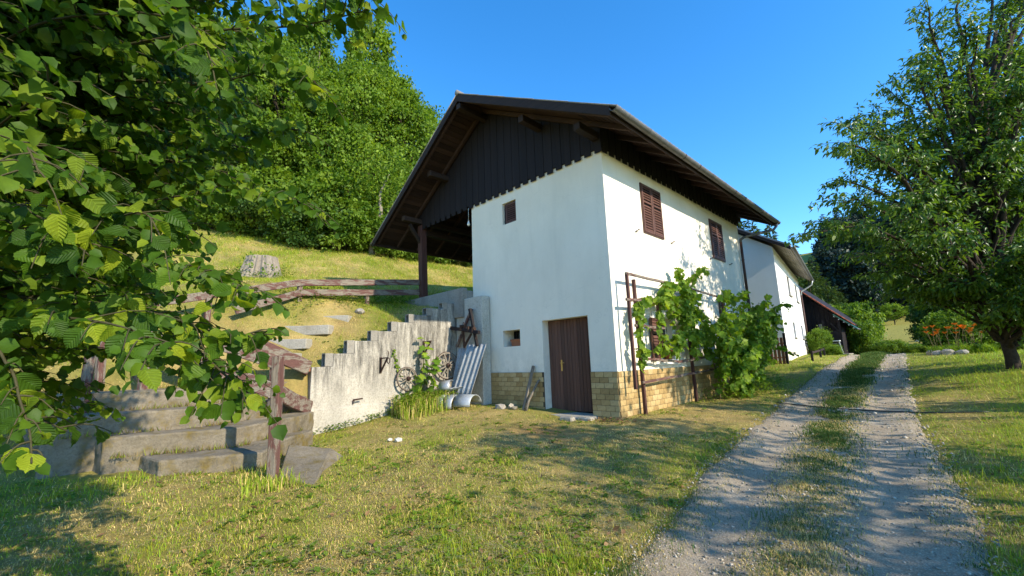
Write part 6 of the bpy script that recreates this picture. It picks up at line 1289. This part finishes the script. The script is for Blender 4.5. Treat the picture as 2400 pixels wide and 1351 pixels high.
def weeds():
    P, D_, N, S, C = [], [], [], [], []
    x, y, r = scatter(5200, 2.2, 16, 1.35); ok, on = allowed(x, y); ok &= ~on & (fbm(N2, x, y, 1.1) * .6 + fbm(N3, x, y, 3.0) * .4 > .47); x, y = x[ok], y[ok]
    # denser growth along the wall foot, the path fence and the scrap heap
    ex = [(gr_.normal(-4.95, .22, 170), gr_.uniform(-2.6, -1.0, 170), .5), (gr_.normal(-8.3, .3, 260), gr_.uniform(-4.6, -.4, 260), .25), (gr_.uniform(-13.8, -11.8, 120), gr_.uniform(-5.2, -3.2, 120), .25), (gr_.normal(-5.35, .06, 40), gr_.uniform(-4.5, -2.6, 40), .15), (gr_.uniform(.1, 1.3, 160), gr_.uniform(3.8, 8.5, 160), .3), (gr_.normal(-5.9, .12, 60), gr_.uniform(-4.6, -.6, 60), .12)]
    hs_ = np.full(len(x), .0)
    for a, b, hh in ex: x = np.r_[x, a]; y = np.r_[y, b]; hs_ = np.r_[hs_, np.full(len(a), hh)]
    z = ground(x, y)
    for i in range(len(x)):
        k = gr_.integers(4, 9) + int(hs_[i] * 14); a = gr_.uniform(0, 6.28, k); hz_ = gr_.random(k) * hs_[i]; el = gr_.uniform(.1, .8, k)
        P.append(np.c_[x[i] + np.cos(a) * .015 + gr_.normal(0, .03 + hs_[i] * .12, k), y[i] + np.sin(a) * .015 + gr_.normal(0, .03 + hs_[i] * .12, k), z[i] + .008 + hz_]); D_.append(np.c_[np.cos(a), np.sin(a), el]); N.append(np.c_[-np.cos(a) * .4, -np.sin(a) * .4, np.ones(k)] + gr_.normal(0, .2, (k, 3)))
        S.append(gr_.uniform(.035, .075, k) * (1 + hs_[i])); C.append(np.full(k, gr_.beta(2.5, 2)))
    setp(leaf_object('lawn_weeds', (DIA[0] * [1.15, 1, 1], DIA[1]), np.vstack(P), np.vstack(D_), np.vstack(N), np.concatenate(S), 'shrub_leaf', None, np.concatenate(C)), 'small broad leaved weeds in the lawn and along the wall foot', 'weeds')
weeds()
def tall_grass():
    n = 2600; x = np.r_[gr_.normal(-4.85, .28, n // 2), gr_.normal(-5.0, .2, n // 4), gr_.uniform(-2.2, -1.2, n // 4)]; y = np.r_[gr_.uniform(-2.7, -1.1, n // 2), gr_.uniform(-2.4, -1.6, n // 4), gr_.normal(-6.5, .16, n // 4)]
    x = np.maximum(x, -5.42); n = len(x); z = ground(x, y); a = gr_.uniform(0, 6.28, n); h = gr_.uniform(.15, .62, n) * np.where(x > -4, .35, 1); le = gr_.uniform(.1, .5, n); P = np.c_[x, y, z - .02]
    M_ = P + np.c_[np.cos(a) * le * h * .3, np.sin(a) * le * h * .3, h * .7]; T_ = P + np.c_[np.cos(a) * le * h, np.sin(a) * le * h, h * .95]; S = np.c_[-np.sin(a), np.cos(a), 0 * a] * .006
    V = np.stack([P - S, P + S, M_ + S * .8, M_ - S * .8, T_], 1).reshape(-1, 3); o5 = (np.arange(n) * 5)[:, None]; T = np.concatenate([o5 + [0, 1, 2], o5 + [0, 2, 3], o5 + [3, 2, 4]])
    C = np.where(gr_.random(n)[:, None] < .72, LUSH, STRAW) * gr_.uniform(.6, 1.25, (n, 1)); setp(link('tall_grass', np_mesh('tall_grass', V, T, 'grass_blade', np.repeat(C, 5, 0))), 'tall uncut grass at the foot of the stepped wall under the wheels', 'grass', kind='stuff')
tall_grass()
def step_moss():
    P = []
    for (pts, z) in (([(-3.95, -8.1), (-3.30, -6.60), (-4.40, -5.15)], .035), ([(-4.5, -8.7), (-4.12, -6.74), (-5.36, -4.97)], .345), ([(-5.4, -9.0), (-4.95, -7.06), (-5.56, -5.53)], .665), ([(-5.9, -8.9), (-5.7, -7.0), (-6.0, -5.2)], 1.0), ([(-3.0, -7.5), (-2.42, -6.36), (-3.35, -5.83)], -.22)):
        pts = np.array(pts); t = gr_.random(520) * 2; i = np.minimum(t.astype(int), 1); w_ = (t - i)[:, None]; q = pts[i] * (1 - w_) + pts[i + 1] * w_ + np.abs(gr_.normal(0, .05, (520, 1))) * [.9, -.2]
        keep = fbm(N2, q[:, 0], q[:, 1], 2.2) > .46; q = q[keep]; P.append(np.c_[q, np.full(len(q), z)])
    P = np.vstack(P); n = len(P); a = gr_.uniform(0, 6.28, n); h = gr_.uniform(.03, .13, n); S = np.c_[-np.sin(a), np.cos(a), 0 * a] * .006; T_ = P + np.c_[np.cos(a) * h * .7, np.sin(a) * h * .7, h]
    V = np.stack([P - S, P + S, T_], 1).reshape(-1, 3); C = np.where(gr_.random(n)[:, None] < .5, GREEN * .8, np.array([.30, .21, .07])) * gr_.uniform(.5, 1.2, (n, 1))
    setp(link('stair_moss', np_mesh('stair_moss', V, np.arange(3 * n).reshape(-1, 3), 'grass_blade', np.repeat(C, 3, 0))), 'moss and dry grass in the corners of the concrete stair', 'moss', kind='stuff')
step_moss()
OCT = (np.array([(1, 0, 0), (-1, 0, 0), (0, 1, 0), (0, -1, 0), (0, 0, .7), (0, 0, -.5)], float), np.array([(0, 2, 4), (2, 1, 4), (1, 3, 4), (3, 0, 4), (2, 0, 5), (1, 2, 5), (3, 1, 5), (0, 3, 5)]))
def gravel():
    x, y, r = scatter(120000, 2.0, 26, 1.3); u = road_u(x, y); w_ = np.exp(-((u - .5) / .16) ** 2) + .35 * np.exp(-(u / .12) ** 2) + .35 * np.exp(-((1 - u) / .12) ** 2) + .20
    ok = (u > -.04) & (u < 1.04) & (gr_.random(len(x)) < w_); x, y, r, u = x[ok], y[ok], r[ok], u[ok]; n = len(x)
    s = gr_.gamma(2.2, .0032, n) + .003; s = np.minimum(s, .03) * np.clip(r / 6, .9, 2.0)
    z = ground(x, y) + .022 - .028 * (np.exp(-((u - .24) / .1) ** 2) + np.exp(-((u - .78) / .1) ** 2)); V, T, _ = leaf_arrays(OCT, np.c_[x, y, z + s * .2], rv(n, gr_) * [1, 1, .3], np.tile([0, 0, 1.], (n, 1)) + gr_.normal(0, .3, (n, 3)), s)
    C = np.array([.40, .35, .275]) * gr_.uniform(.45, 1.25, (n, 1)); setp(link('gravel_stones', np_mesh('gravel_stones', V, T, 'gravel_stone', np.repeat(C, 6, 0))), 'loose grey gravel on the driveway', 'gravel', kind='stuff'); return n
ng = gravel(); print('blades', na, nb_, 'gravel', ng, 'hill', cnt)
def dry_leaves():
    x, y, r = scatter(900, 2.2, 12, 1.3); ok, on = allowed(x, y); ok &= ~on; x, y = x[ok], y[ok]; x = np.r_[x, gr_.normal(-.1, .35, 130)]; y = np.r_[y, gr_.normal(-.28, .14, 130)]; n = len(x); a = gr_.uniform(0, 6.28, n)
    V, T, _ = leaf_arrays(DIA, np.c_[x, y, ground(x, y) + .03], np.c_[np.cos(a), np.sin(a), gr_.normal(0, .3, n)], np.tile([0, 0, 1.], (n, 1)) + gr_.normal(0, .5, (n, 3)), gr_.uniform(.04, .09, n))
    C = np.array([.30, .17, .075]) * gr_.uniform(.5, 1.5, (n, 1)); setp(link('fallen_leaves', np_mesh('fallen_leaves', V, T, 'grass_blade', np.repeat(C, 4, 0))), 'scattered brown fallen leaves on the lawn and at the house corner', 'leaves', kind='stuff')
dry_leaves()
tri = sum(len(m_.polygons) for m_ in bpy.data.meshes); print('TRIS', tri, 'OBJ', len(bpy.data.objects), 'hazel', len(hp), 'cherry', len(cp), 'vine', len(vp))
